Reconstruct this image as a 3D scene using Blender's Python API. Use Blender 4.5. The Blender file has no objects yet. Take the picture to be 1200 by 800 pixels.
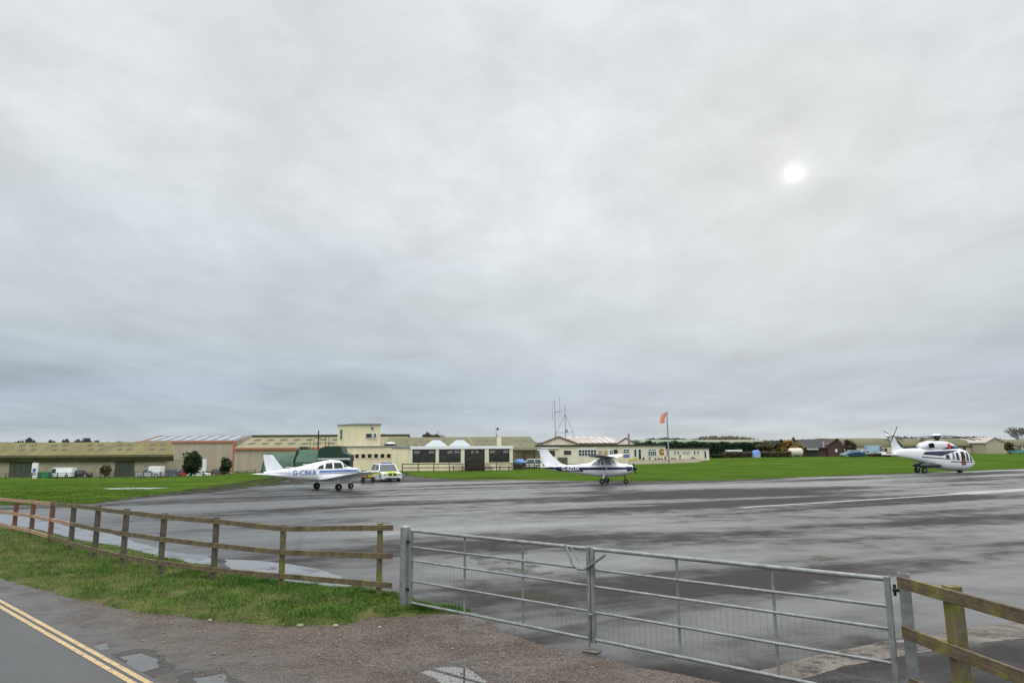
import bpy, math, random
from mathutils import Vector, Matrix, noise as mnoise
R = math.radians
scene = bpy.context.scene
COL = scene.collection
# ------------------------------------------------------------------ camera
CAMZ = 2.5
F = 800.0
pitch = math.atan(130/800)
ROT = Matrix.Rotation(math.pi/2+pitch, 3, 'X') @ Matrix.Rotation(R(-0.35), 3, 'Z')
cam = bpy.data.cameras.new('camera'); cam.lens = 24; cam.sensor_width = 36; cam.clip_end = 6000; cam.clip_start = .05
co = bpy.data.objects.new('camera', cam); COL.objects.link(co)
co.matrix_world = Matrix.Translation((0, 0, CAMZ)) @ ROT.to_4x4()
scene.camera = co
def ray(px, py): return (ROT @ Vector(((px-600)/F, (400-py)/F, -1))).normalized()
def G(px, py, z=0):                      # point of the ground seen at a place of the picture
    d = ray(px, py); t = (z-CAMZ)/d.z
    return Vector((d.x*t, d.y*t, z))
def W(px, py, Y):                        # point at distance Y
    d = ray(px, py); t = Y/d.y
    return Vector((d.x*t, Y, CAMZ+d.z*t))
def X(px, Y, py=530): return W(px, py, Y).x
def Z(py, Y, px=600): return W(px, py, Y).z
def sm(t): t = max(0, min(1, t)); return t*t*(3-2*t)
def hz(x, y):
    h = -1.9*sm((y-60)/80)*sm((-30-x)/25)
    h += (1.0*sm((y-95)/55)+.6*sm((y-150)/70))*sm((x-25)/30)
    return h
# ------------------------------------------------------------------ materials
def lin(c): return tuple(((v/255)/12.92 if v <= 10 else (((v/255)+.055)/1.055)**2.4) for v in c)
MATS = {}
def mat(name, col, rough=.6, var=.12, scale=2.0, metal=0, bump=0, bscale=None, stretch=(1,1,1), col2=None, spec=.5, detail=6, coat=0):
    if name in MATS: return MATS[name]
    m = bpy.data.materials.new(name); m.use_nodes = True
    n = m.node_tree.nodes; l = m.node_tree.links
    b = n['Principled BSDF']; b.inputs['Roughness'].default_value = rough; b.inputs['Metallic'].default_value = metal
    b.inputs['Specular IOR Level'].default_value = spec
    if coat: b.inputs['Coat Weight'].default_value = coat
    tc = n.new('ShaderNodeTexCoord'); mp = n.new('ShaderNodeMapping'); mp.inputs['Scale'].default_value = stretch
    l.new(tc.outputs['Object'], mp.inputs['Vector'])
    no = n.new('ShaderNodeTexNoise'); no.inputs['Scale'].default_value = scale; no.inputs['Detail'].default_value = detail; no.inputs['Roughness'].default_value = .65
    l.new(mp.outputs['Vector'], no.inputs['Vector'])
    rp = n.new('ShaderNodeValToRGB'); rp.color_ramp.elements[0].position = .3; rp.color_ramp.elements[1].position = .7
    a = tuple(v*(1-var) for v in col); c2 = col2 if col2 else tuple(min(1, v*(1+var)) for v in col)
    rp.color_ramp.elements[0].color = (*a, 1); rp.color_ramp.elements[1].color = (*c2, 1)
    l.new(no.outputs['Fac'], rp.inputs['Fac']); l.new(rp.outputs['Color'], b.inputs['Base Color'])
    if bump:
        n2 = n.new('ShaderNodeTexNoise'); n2.inputs['Scale'].default_value = bscale or scale*6; n2.inputs['Detail'].default_value = 4
        l.new(mp.outputs['Vector'], n2.inputs['Vector'])
        bm_ = n.new('ShaderNodeBump'); bm_.inputs['Strength'].default_value = bump; bm_.inputs['Distance'].default_value = .02
        l.new(n2.outputs['Fac'], bm_.inputs['Height']); l.new(bm_.outputs['Normal'], b.inputs['Normal'])
    MATS[name] = m
    return m
class NT:                                # short-hand for node trees
    def __init__(s, name):
        s.m = bpy.data.materials.new(name); s.m.use_nodes = True; s.n = s.m.node_tree.nodes; s.l = s.m.node_tree.links
        s.b = s.n['Principled BSDF']; MATS[name] = s.m
        s.tc = s.n.new('ShaderNodeTexCoord')
    def mapping(s, rot=0, scale=(1,1,1), loc=(0,0,0)):
        mp = s.n.new('ShaderNodeMapping'); mp.vector_type = 'POINT'
        r0 = s.n.new('ShaderNodeMapping'); r0.inputs['Rotation'].default_value = (0,0,rot)
        s.l.new(s.tc.outputs['Object'], r0.inputs['Vector']); mp.inputs['Scale'].default_value = scale; mp.inputs['Location'].default_value = loc
        s.l.new(r0.outputs['Vector'], mp.inputs['Vector']); return mp.outputs['Vector']
    def noise(s, vec, scale, detail=6, rough=.6, dist=0):
        no = s.n.new('ShaderNodeTexNoise'); no.inputs['Scale'].default_value = scale; no.inputs['Detail'].default_value = detail
        no.inputs['Roughness'].default_value = rough; no.inputs['Distortion'].default_value = dist
        s.l.new(vec, no.inputs['Vector']); return no.outputs['Fac']
    def ramp(s, fac, stops):
        rp = s.n.new('ShaderNodeValToRGB'); e = rp.color_ramp.elements
        while len(e) < len(stops): e.new(.5)
        for i, (p, c) in enumerate(stops):
            e[i].position = p; e[i].color = (*c, 1) if isinstance(c, tuple) else (c, c, c, 1)
        s.l.new(fac, rp.inputs['Fac']); return rp.outputs['Color']
    def mix(s, fac, a, b, mode='MIX'):
        mx = s.n.new('ShaderNodeMix'); mx.data_type = 'RGBA'; mx.blend_type = mode
        for sock, v in ((mx.inputs[0], fac), (mx.inputs[6], a), (mx.inputs[7], b)):
            if hasattr(v, 'is_linked') or hasattr(v, 'links'): s.l.new(v, sock)
            elif isinstance(v, tuple): sock.default_value = (*v, 1)
            else: sock.default_value = v
        return mx.outputs[2]
    def math(s, op, a, b=0, clamp=False):
        m = s.n.new('ShaderNodeMath'); m.operation = op; m.use_clamp = clamp
        for i, v in enumerate((a, b)):
            if isinstance(v, (int, float)): m.inputs[i].default_value = v
            else: s.l.new(v, m.inputs[i])
        return m.outputs[0]
    def bump(s, h, strength, dist=.02):
        b = s.n.new('ShaderNodeBump'); b.inputs['Strength'].default_value = strength; b.inputs['Distance'].default_value = dist
        s.l.new(h, b.inputs['Height']); s.l.new(b.outputs['Normal'], s.b.inputs['Normal'])

def leafmat(name, c1, c2, scale=.8, rough=.7):
    return mat(name, c1, rough=rough, var=.1, scale=scale, col2=c2, spec=.2, detail=8)
WHITE = mat('white_paint', (.82,.83,.84), .3, .04, 1.5)
CREAM = mat('cream_render', (.80,.71,.47), .85, .13, .9, stretch=(1,1,.3))
CREAM2 = mat('pale_cream_boarding', (.74,.66,.53), .8, .12, .9, stretch=(1,1,.3))
PINKC = mat('pinkish_cream_block', (.60,.50,.40), .85, .1, 1)
TAN = mat('tan_cladding', (.43,.355,.27), .8, .14, .9, stretch=(1,1,.12))
OLIVE = mat('olive_roof_sheet', (.16,.143,.055), .85, .25, .35, stretch=(1,1,.4))
OLIVE2 = mat('lichen_roof_sheet', (.14,.135,.07), .85, .2, .25)
GREENFASC = mat('mossy_fascia', (.06,.06,.022), .85, .3, .5)
DKGREEN = mat('dark_green_sheet', (.008,.036,.021), .6, .2, 1)
MIDGREEN = mat('weathered_green_sheet', (.055,.115,.075), .7, .3, 1.2)
DOORGREEN = mat('grey_green_door', (.055,.07,.045), .7, .2, .6)
ORANGE = mat('rusty_orange_trim', (.42,.14,.075), .6, .12, 1)
GREYROOF = mat('grey_roof_sheet', (.16,.17,.18), .6, .1, .6)
CLEAR = mat('pale_rooflight', (.42,.45,.47), .35, .05, 1)
PALEROOF = mat('pale_pink_roof_sheet', (.42,.36,.32), .7, .1, .4)
MAROON = mat('dull_maroon_trim', (.17,.07,.055), .6, .15, 1)
DARKTRIM = mat('near_black_trim', (.02,.02,.018), .6, .2, 1)
GLASS = mat('dark_window_glass', (.006,.009,.010), .08, .3, 1.6, col2=(.05,.055,.05))
CGLASS = mat('grey_car_glass', (.06,.085,.09), .1, .15, 2)
BLUEGLASS = mat('blue_tinted_glass', (.06,.14,.20), .1, .3, 1)
RUBBER = mat('tyre_rubber', (.012,.012,.012), .8, .1, 3)
DMETAL = mat('dark_metal', (.03,.03,.033), .45, .1, 3, metal=.5)
GALV = mat('galvanised_steel', (.25,.262,.256), .5, .35, 7, metal=.45, bump=.1)
BLUE = mat('mid_blue_paint', (.09,.16,.42), .35, .08, 2)
NAVY = mat('navy_paint', (.010,.014,.05), .3, .1, 2)
RED = mat('red_paint', (.60,.06,.04), .45, .08, 2)
YELLOW = mat('yellow_paint', (.68,.60,.05), .4, .06, 2)
HIVIS = mat('lime_yellow_reflective', (.66,.78,.10), .4, .05, 2)
BROWNWOOD = mat('dark_brown_stained_wood', (.055,.03,.022), .8, .2, 2)
BARN = mat('red_brown_boarding', (.075,.04,.03), .85, .25, .6, stretch=(3,1,.3))
BARNROOF = mat('dark_slate_sheet', (.035,.033,.036), .8, .2, .5)
BARK = mat('bark', (.06,.05,.042), .9, .25, 3)
GREY = mat('mid_grey_paint', (.25,.26,.27), .5, .1, 1)
TARP = mat('blue_tarpaulin', (.10,.26,.55), .6, .15, 2)
WINDSOCK = mat('faded_orange_fabric', (.85,.27,.22), .8, .1, 2)
HUTBLUE = mat('blue_plastic', (.08,.20,.30), .5, .2, 1)
PALEBLUE = mat('pale_blue_paint', (.30,.42,.52), .4, .1, 1)
SILVER = mat('silver_paint', (.50,.52,.55), .3, .06, 2, metal=.2)
# weathered timber with algae: fibres run along the object's long axis (generated per object by stretch)
def timber(name, c1, c2, moss, mossamt, axis):
    t = NT(name); st = [14,14,14]; st[axis] = .8
    v = t.mapping(scale=tuple(st)); v0 = t.mapping()
    c = t.ramp(t.noise(v, 2.5, 8, .7), [(.3, c1), (.7, c2)])
    f = t.ramp(t.noise(v0, 3.0, 8, .7), [(.56-mossamt, 0.0), (.68-mossamt, 1.0)])
    c = t.mix(f, c, moss)
    dk = t.ramp(t.noise(v0, 5, 8, .75), [(.30, 0.28), (.55, .88)])
    c = t.mix(1.0, c, dk, 'MULTIPLY')
    t.l.new(c, t.b.inputs['Base Color']); t.b.inputs['Roughness'].default_value = .8
    t.bump(t.noise(v, 3, 8, .7), .7, .01)
    return t.m
POSTW = timber('algae_green_post_timber', (.13,.095,.055), (.21,.17,.10), (.20,.21,.03), .10, 2)
RAILW = timber('brown_weathered_rail_timber', (.10,.07,.045), (.21,.155,.09), (.24,.22,.05), .06, 0)
POSTG = timber('grey_weathered_post_timber', (.08,.068,.052), (.15,.122,.09), (.12,.12,.05), .05, 2)
POSTR = timber('red_brown_treated_post', (.15,.065,.045), (.24,.11,.075), (.10,.07,.04), -.1, 2)
RAILN = timber('new_orange_pink_rail_timber', (.42,.25,.16), (.55,.36,.24), (.35,.25,.13), -.12, 0)

# ---- apron: old tarmac, partly wet
t = NT('wet_patchy_tarmac')
v1 = t.mapping(rot=-R(24), scale=(.20,1,1), loc=(3.7,11.3,0)); v2 = t.mapping()
big = t.noise(v1, .17, 8, .60, .4)
fine = t.noise(v2, .9, 7, .65, .3)
wet = t.math('ADD', t.math('MULTIPLY', big, .8), t.math('MULTIPLY', fine, .2))
mask = t.ramp(wet, [(.425, 0.0), (.525, 1.0)])
colr = t.mix(mask, (.019,.0155,.014), (.048,.049,.050))
spk = t.ramp(t.noise(v2, 38, 6, .85), [(.34, .35), (.5, .9), (.64, 1.9)])
colr = t.mix(1.0, colr, spk, 'MULTIPLY')
crk = t.n.new('ShaderNodeTexVoronoi'); crk.feature = 'DISTANCE_TO_EDGE'; crk.inputs['Scale'].default_value = .13
t.l.new(t.mix(.12, v2, t.n.new('ShaderNodeTexNoise').outputs['Color']), crk.inputs['Vector'])
ck = t.ramp(crk.outputs['Distance'], [(.0, .3), (.014, 1.0)])
colr = t.mix(.8, colr, ck, 'MULTIPLY')
oil = t.ramp(t.noise(v2, 1.7, 3, .5), [(.70, 1.0), (.76, .6)]); colr = t.mix(1.0, colr, oil, 'MULTIPLY')
mossm = t.ramp(t.noise(v2, .35, 8, .7, .5), [(.66, 0.0), (.74, .6)])
colr = t.mix(mossm, colr, (.055,.065,.02))
t.l.new(t.ramp(wet, [(.42, .28), (.54, .48)]), t.b.inputs['Specular IOR Level'])
t.l.new(colr, t.b.inputs['Base Color'])
rr = t.ramp(wet, [(.43, .82), (.49, .46), (.56, .34), (.64, .15)])
t.l.new(rr, t.b.inputs['Roughness'])
t.bump(t.noise(v2, 45, 5, .8), .35, .012)
APRON = t.m
# ---- puddle
t = NT('standing_water'); t.b.inputs['Base Color'].default_value = (.03,.03,.03,1); t.b.inputs['Roughness'].default_value = .03; t.b.inputs['IOR'].default_value = 1.8
c = t.ramp(t.noise(t.mapping(), 3), [(.3, (.03,.03,.028)), (.7, (.05,.048,.045))]); t.l.new(c, t.b.inputs['Base Color'])
t.b.inputs['Specular IOR Level'].default_value = .8
t.bump(t.noise(t.mapping(), 9, 2), .02, .005)
WATER = t.m
t = NT('wet_film_on_tarmac'); c = t.ramp(t.noise(t.mapping(), 2.0, 7), [(.3, (.08,.08,.082)), (.7, (.14,.142,.145))]); t.l.new(c, t.b.inputs['Base Color']); t.b.inputs['IOR'].default_value = 2.0
r_ = t.ramp(t.noise(t.mapping(), 1.2, 7, .7), [(.4, .04), (.75, .25)]); t.l.new(r_, t.b.inputs['Roughness']); FILM = t.m
# ---- airfield grass
t = NT('mown_airfield_grass')
v = t.mapping(); vs = t.mapping(rot=R(8), scale=(.25,1,1))
c = t.ramp(t.noise(v, .12, 8, .65), [(.3, (.042,.080,.013)), (.55, (.068,.118,.018)), (.75, (.105,.135,.028))])
c2 = t.ramp(t.noise(vs, .5, 8, .7), [(.3, .72), (.7, 1.3)])
c = t.mix(1.0, c, c2, 'MULTIPLY')
c = t.mix(t.ramp(t.noise(vs, .23, 7, .7, .4), [(.60, 0.0), (.72, .55)]), c, (.115,.115,.035))
c3 = t.ramp(t.noise(v, 14, 5, .8), [(.3, .6), (.7, 1.35)]); c = t.mix(1.0, c, c3, 'MULTIPLY')
t.l.new(c, t.b.inputs['Base Color']); t.b.inputs['Roughness'].default_value = .9; t.b.inputs['Specular IOR Level'].default_value = 0
t.bump(t.noise(v, 25, 5, .8), .8, .06)
FIELD = t.m
# ---- verge soil and grass
VERGE = mat('verge_turf', (.04,.055,.014), .95, .4, 2.0, bump=.8, bscale=20, col2=(.13,.13,.045), spec=.1)
BLADE = mat('verge_grass_blades', (.038,.115,.014), .75, .1, .7, col2=(.135,.225,.034), spec=.2, detail=9)
STRAW = mat('dead_straw_grass', (.20,.15,.06), .8, .3, 2, spec=.2)
FBLADE = mat('field_edge_grass_blades', (.045,.09,.012), .8, .1, .6, col2=(.085,.125,.022), spec=.15)
# ---- gravel entrance: worn tarmac by the road, loose reddish stone towards the gate
LA, LB = G(0,704.5), G(172,800)
rd = (LB-LA); rd.z = 0; rd.normalize(); rn = Vector((-rd.y, rd.x, 0))      # rn points away from the camera
if rn.y < 0: rn = -rn
t = NT('reddish_gravel_over_worn_tarmac')
v = t.mapping(); sx = t.n.new('ShaderNodeVectorMath'); sx.operation = 'DOT_PRODUCT'; sx.inputs[1].default_value = rn; t.l.new(t.tc.outputs['Object'], sx.inputs[0])
u = t.math('SUBTRACT', sx.outputs['Value'], LA.dot(rn))
u = t.math('ADD', u, t.math('MULTIPLY', t.math('SUBTRACT', t.noise(v, .9, 7, .65), .5), 2.6))
g = t.ramp(t.math('DIVIDE', u, 4.0), [(.12, 0.0), (.42, 1.0)])
vo = t.n.new('ShaderNodeTexVoronoi'); vo.inputs['Scale'].default_value = 60; t.l.new(v, vo.inputs['Vector'])
vcol = t.n.new('ShaderNodeSeparateColor'); t.l.new(vo.outputs['Color'], vcol.inputs[0])
stone = t.ramp(vcol.outputs[0], [(.0, (.034,.021,.014)), (.45, (.078,.050,.034)), (.75, (.122,.085,.060)), (1.0, (.21,.165,.125))])
big = t.ramp(t.noise(v, 1.1, 7, .7), [(.3, .55), (.7, 1.2)])
stone = t.mix(1.0, stone, big, 'MULTIPLY')
asp = t.ramp(t.noise(v, 2.5, 8, .75), [(.3, (.033,.029,.026)), (.6, (.082,.074,.066)), (.8, (.125,.115,.103))])
t.l.new(t.mix(g, asp, stone), t.b.inputs['Base Color'])
t.l.new(t.ramp(t.noise(v, 1.0, 8, .7), [(.40, .16), (.56, .8)]), t.b.inputs['Roughness'])
hh = t.math('MULTIPLY', t.math('SUBTRACT', 1.0, vo.outputs['Distance']), t.math('ADD', g, .12))
t.bump(hh, .7, .03)
GRAVEL = t.m
# ---- road
t = NT('road_asphalt'); v = t.mapping(); vs = t.mapping(rot=-math.atan2(rd.y, rd.x), scale=(.15,1,1))
c = t.ramp(t.noise(vs, .9, 6, .6), [(.3, (.040,.040,.039)), (.7, (.070,.070,.068))])
sp = t.ramp(t.noise(v, 120, 3, .8), [(.3, .6), (.7, 1.4)]); c = t.mix(1.0, c, sp, 'MULTIPLY')
t.l.new(c, t.b.inputs['Base Color']); t.l.new(t.ramp(t.noise(vs, .6, 6), [(.35, .35), (.65, .6)]), t.b.inputs['Roughness'])
t.bump(t.noise(v, 130, 3, .8), .3, .008); ROAD = t.m
t = NT('worn_yellow_line_paint'); v = t.mapping()
c = t.ramp(t.noise(v, 14, 9, .85), [(.38, (.11,.10,.085)), (.47, (.42,.30,.15)), (.7, (.60,.44,.24))]); t.l.new(c, t.b.inputs['Base Color']); t.b.inputs['Roughness'].default_value = .6; YLINE = t.m
t = NT('faded_white_line_paint'); v = t.mapping()
c = t.ramp(t.noise(v, 1.6, 8, .8), [(.3, (.09,.09,.085)), (.55, (.34,.33,.30)), (.8, (.48,.47,.43))]); t.l.new(c, t.b.inputs['Base Color']); t.b.inputs['Roughness'].default_value = .55; WLINE = t.m
CONC = mat('sandy_broken_concrete', (.085,.073,.062), .8, .25, 2.0, bump=.5, bscale=40, col2=(.20,.17,.14))

# ------------------------------------------------------------------ mesh builder
class MB:
    def __init__(s): s.v = []; s.f = []
    def add(s, vs, fs):
        o = len(s.v); s.v += [tuple(p) for p in vs]; s.f += [tuple(i+o for i in q) for q in fs]; return s
    def box(s, x0, y0, z0, x1, y1, z1, M=None):
        x0, x1 = sorted((x0, x1)); y0, y1 = sorted((y0, y1)); z0, z1 = sorted((z0, z1))
        vs = [Vector(p) for p in ((x0,y0,z0),(x1,y0,z0),(x1,y1,z0),(x0,y1,z0),(x0,y0,z1),(x1,y0,z1),(x1,y1,z1),(x0,y1,z1))]
        if M: vs = [M @ p for p in vs]
        return s.add(vs, [(0,3,2,1),(4,5,6,7),(0,1,5,4),(1,2,6,5),(2,3,7,6),(3,0,4,7)])
    def tube(s, p0, p1, r0, r1=None, n=8, cap=True):
        p0 = Vector(p0); p1 = Vector(p1); r1 = r0 if r1 is None else r1
        d = (p1-p0).normalized(); a = d.orthogonal().normalized(); b = d.cross(a)
        vs = []
        for p, r in ((p0, r0), (p1, r1)):
            for i in range(n):
                w = 2*math.pi*i/n; vs.append(p+a*math.cos(w)*r+b*math.sin(w)*r)
        fs = [(i, (i+1) % n, n+(i+1) % n, n+i) for i in range(n)]
        if cap: fs += [tuple(range(n))[::-1], tuple(range(n, 2*n))]
        return s.add(vs, fs)
    def path(s, pts, r, n=8):
        for a, b in zip(pts, pts[1:]): s.tube(a, b, r, r, n)
        return s
    def loft(s, rings, cap=True):
        n = len(rings[0]); vs = [p for r in rings for p in r]; fs = []
        for k in range(len(rings)-1):
            for i in range(n): fs.append((k*n+i, k*n+(i+1) % n, (k+1)*n+(i+1) % n, (k+1)*n+i))
        if cap: fs += [tuple(range(n))[::-1], tuple((len(rings)-1)*n+i for i in range(n))]
        return s.add(vs, fs)
    def extr(s, poly, a, b, axis=1):     # polygon in the plane across an axis, pulled from a to b
        def P(u, v, w): return ((w,u,v), (u,w,v), (u,v,w))[axis]
        n = len(poly); vs = [P(u, v, a) for u, v in poly]+[P(u, v, b) for u, v in poly]
        return s.add(vs, [tuple(range(n)), tuple(range(n, 2*n))[::-1]]+[(i, n+i, n+(i+1) % n, (i+1) % n) for i in range(n)])
    def ball(s, c, r, n=10, m=6):
        if not hasattr(r, '__len__'): r = (r, r, r)
        rings = []
        for j in range(1, m):
            a = math.pi*j/m
            rings.append([(c[0]+r[0]*math.sin(a)*math.cos(2*math.pi*i/n), c[1]+r[1]*math.sin(a)*math.sin(2*math.pi*i/n), c[2]-r[2]*math.cos(a)) for i in range(n)])
        return s.loft(rings)
    def build(s, name, m, parent=None, smooth=False, bevel=0):
        me = bpy.data.meshes.new(name); me.from_pydata(s.v, [], s.f); me.materials.append(m)
        o = bpy.data.objects.new(name, me); COL.objects.link(o)
        import bmesh
        b = bmesh.new(); b.from_mesh(me); bmesh.ops.recalc_face_normals(b, faces=b.faces); b.to_mesh(me); b.free()
        if smooth:
            for p in me.polygons: p.use_smooth = True
            try: me.set_sharp_from_angle(angle=R(40))
            except Exception: pass
        if bevel:
            md = o.modifiers.new('bevel', 'BEVEL'); md.width = bevel; md.segments = 2; md.limit_method = 'ANGLE'
        if parent: o.parent = parent
        return o
def tag(o, label=None, cat=None, group=None, kind=None):
    if label: o['label'] = label
    if cat: o['category'] = cat
    if group: o['group'] = group
    if kind: o['kind'] = kind
    return o
def thing(name, label, cat, loc=(0,0,0), rz=0, group=None):
    o = bpy.data.objects.new(name, None); COL.objects.link(o); o.location = loc; o.rotation_euler = (0,0,rz); o.empty_display_size = .3
    return tag(o, label, cat, group)
def dup(root, loc, rz=0, label=None, scale=None):
    def cp(o, par):
        c = o.copy(); COL.objects.link(c); c.parent = par
        for ch in list(o.children): cp(ch, c)
        return c
    r = cp(root, None); r.location = loc; r.rotation_euler = (0,0,rz)
    if scale: r.scale = scale
    if label: r['label'] = label
    return r
def struct(o): o['kind'] = 'structure'; return o
def rough(pts, amp, it=4, seed=0, closed=True):
    rnd = random.Random(seed); P = [Vector((p[0], p[1], 0)) for p in pts]
    for k in range(it):
        Q = []
        n = len(P)
        for i in range(n if closed else n-1):
            a = P[i]; b = P[(i+1) % n]; d = b-a; L = d.length
            m = (a+b)/2+Vector((-d.y, d.x, 0))*(rnd.uniform(-1, 1)*amp)
            Q += [a, m]
        if not closed: Q.append(P[-1])
        P = Q
    return P
def sheet(name, pts, z, m):
    b = MB(); b.add([(p[0], p[1], z) for p in pts], [tuple(range(len(pts)))])
    o = b.build(name, m)
    if o.data.polygons[0].normal.z < 0: o.data.flip_normals()
    return struct(o)

# ------------------------------------------------------------------ ground
def axis_vals(lo, hi, fine_lo, fine_hi, step, grow=1.35):
    a = []; x = fine_lo
    while x < fine_hi: a.append(x); x += step
    s_ = step; x = fine_hi
    while x < hi: a.append(x); s_ *= grow; x += s_
    a.append(hi); s_ = step; x = fine_lo-step
    while x > lo: a.insert(0, x); s_ *= grow; x -= s_
    a.insert(0, lo); return a
xs = axis_vals(-3500, 3500, -160, 200, 8); ys = axis_vals(-400, 4500, 40, 240, 6)
b = MB(); b.add([(x, y, hz(x, y)) for y in ys for x in xs], [(j*len(xs)+i, j*len(xs)+i+1, (j+1)*len(xs)+i+1, (j+1)*len(xs)+i) for j in range(len(ys)-1) for i in range(len(xs)-1)])
struct(b.build('ground', FIELD, smooth=True))
edge_px = [(-60,594),(0,592),(60,592),(110,590),(135,586),(160,582),(200,577.5),(250,573.5),(300,569.5),(322,565),(338,558),(360,553),(400,551.5),(450,551.5),(470,553),(476,556.5),(500,559.5),(540,562),(600,562),(680,563.5),(740,564),(840,563),(900,560.5),(1000,556.5),(1080,554),(1150,551),(1200,549)]
far_edge = [G(*p) for p in edge_px]
fe = rough(far_edge, .06, 4, 3, closed=False)
apron_poly = [Vector((-60,36,0))]+fe+[Vector((115,93,0)), Vector((120,-40,0)), Vector((-12,-10,0)), Vector((-60,22,0))]
sheet('tarmac_apron', apron_poly, .004, APRON)
near_px = [(-60,664),(0,678),(40,690),(100,706),(160,718),(230,726),(330,735),(400,733),(440,727),(470,721),(500,719),(540,720),(552,716)]
farv_px = [(-60,606),(0,612),(50,622),(90,632),(140,640),(200,655),(260,668),(330,683),(400,690),(450,697),(475,705),(505,710),(545,712)]
gpts = [LA-rd*8+rn*1.6, G(0,668), G(100,694), G(230,715), G(400,722), G(520,712), G(570,722), G(600,745), G(640,757), G(690,769), G(750,783), G(830,797), G(900,812), G(1000,840)]
gp = rough(gpts, .05, 3, 5, closed=False)
e2 = Vector((6.5, 1.5, 0)); 
inner = [LA+rd*t_ for t_ in (14, 8, 4, 0, -8)]
sheet('gravel_entrance', gp+[e2]+[p-rn*.3 for p in inner], .008, GRAVEL)
roadp = [LA-rn*.12-rd*30, LA-rn*.12+rd*60, LA-rn*6.4+rd*60, LA-rn*6.4-rd*30]
roadp = [p+rn*.22 for p in roadp[:2]]+roadp[2:]
sheet('road', roadp, .012, ROAD)
LA2 = G(0,711.5)
offs = (LA2-LA).dot(rn)
for k, o_ in enumerate((0, offs)):
    w = .034
    q = [LA+rn*(o_+w)-rd*30, LA+rn*(o_+w)+rd*60, LA+rn*(o_-w)+rd*60, LA+rn*(o_-w)-rd*30]
    sheet('yellow_road_line', q, .016, YLINE)
MUD = mat('muddy_worn_turf_edge', (.05,.042,.025), .85, .3, 4, col2=(.10,.09,.045), bump=.5, bscale=30)
me_ = rough([p+Vector((0,.55,0)) for p in far_edge], .05, 3, 41, closed=False)+rough([p-Vector((0,.45,0)) for p in far_edge], .05, 3, 42, closed=False)[::-1]
sheet('muddy_edge', me_, .0055, MUD)
# white markings on the apron
A, B_ = G(868,594.5), G(1330,566); d = (B_-A); d.z = 0; d.normalize(); n_ = Vector((-d.y, d.x, 0))
L1 = (G(1105,577.5)-A).dot(d)
sheet('apron_white_line', rough([A+n_*.18, A+n_*.22+d*L1, A-n_*.22+d*L1, A-n_*.18], .004, 5, 1), .008, WLINE)
sheet('apron_white_line', rough([A+d*L1+n_*.9, A+d*(L1+60)+n_*.9, A+d*(L1+60)-n_*.7, A+d*L1-n_*.5], .004, 5, 2), .0085, WLINE)
sheet('pale_concrete_patch', rough([G(118,572.2), G(150,571.2), G(200,571.2), G(175,572.6), G(135,573.1)], .06, 3, 7), .006, mat('pale_wet_concrete', (.34,.35,.34), .35, .1, 1))
# puddles
def puddle(pts, seed, z, m=WATER, amp=.12): sheet('puddle', rough([G(*p) for p in pts], amp, 4, seed), z, m)
puddle([(-40,597),(0,603),(35,604),(90,618),(130,625),(170,638),(210,648),(255,655),(250,662),(200,659),(150,650),(100,636),(50,621),(0,613),(-40,606)], 1, .008, FILM, .05)
puddle([(262,655),(330,660),(400,676),(430,690),(380,686),(320,676),(270,668)], 2, .008, FILM, .07)
puddle([(196,645),(240,650),(236,657),(200,652)], 8, .0095)
WETG = mat('dark_wet_gravel', (.030,.024,.019), .25, .3, 9, bump=.5, bscale=60, col2=(.06,.048,.038))
puddle([(128,768),(160,760),(196,768),(204,786),(176,796),(136,786)], 53, .0098, WETG)
puddle([(205,793),(262,782),(300,804),(228,822)], 54, .0098, WETG)
puddle([(470,790),(520,774),(560,778),(600,800),(520,816)], 56, .0098, WETG)
puddle([(140,770),(165,766),(183,772),(186,782),(168,788),(148,780)], 3, .0105)
puddle([(225,795),(262,790),(275,806),(228,812)], 4, .0105)
puddle([(492,789),(520,782),(548,784),(572,800),(520,806)], 6, .0105)
puddle([(110,757),(125,754),(130,761),(116,763)], 9, .0105)
# sandy concrete strip at the right
cs = [G(1260,716), G(1200,727), G(1100,741), G(1030,752), G(940,772), G(880,790), G(930,797), G(990,780), G(1060,768), G(1130,757), G(1200,748), G(1270,738)]
sheet('broken_concrete_strip', rough(cs, .05, 3, 11), .0065, CONC)
MOSS = mat('moss_on_tarmac', (.035,.035,.018), .9, .3, 9, col2=(.075,.085,.025), bump=.6, bscale=60)
def break_up(m, sc, lo, hi, amt=1.0):
    n_ = m.node_tree.nodes; l_ = m.node_tree.links; tc_ = n_.new('ShaderNodeTexCoord'); no_ = n_.new('ShaderNodeTexNoise'); no_.inputs['Scale'].default_value = sc; no_.inputs['Detail'].default_value = 8; no_.inputs['Roughness'].default_value = .75
    r_ = n_.new('ShaderNodeValToRGB'); r_.color_ramp.elements[0].position = lo; r_.color_ramp.elements[1].position = hi; r_.color_ramp.elements[1].color = (amt,amt,amt,1)
    l_.new(tc_.outputs['Object'], no_.inputs['Vector']); l_.new(no_.outputs['Fac'], r_.inputs['Fac']); l_.new(r_.outputs['Color'], n_['Principled BSDF'].inputs['Alpha'])
break_up(MOSS, 1.6, .46, .62, .6); break_up(FILM, 1.2, .30, .46); break_up(CONC, 2.5, .36, .50); break_up(WETG, 5, .38, .55, .9); break_up(MUD, 1.1, .42, .60, .9)
for k, pl in enumerate([[(548,652),(600,655),(650,672),(615,676),(560,662)], [(560,693),(620,690),(668,700),(610,708),(566,704)], [(940,655),(985,650),(1000,655),(960,660)], [(440,612),(452,611),(456,614),(444,615)], [(225,668),(262,664),(270,669),(236,672)]]):
    o = sheet('moss_patch', rough([G(*p) for p in pl], .16, 4, 20+k), .0072+.0002*k, MOSS)

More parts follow.
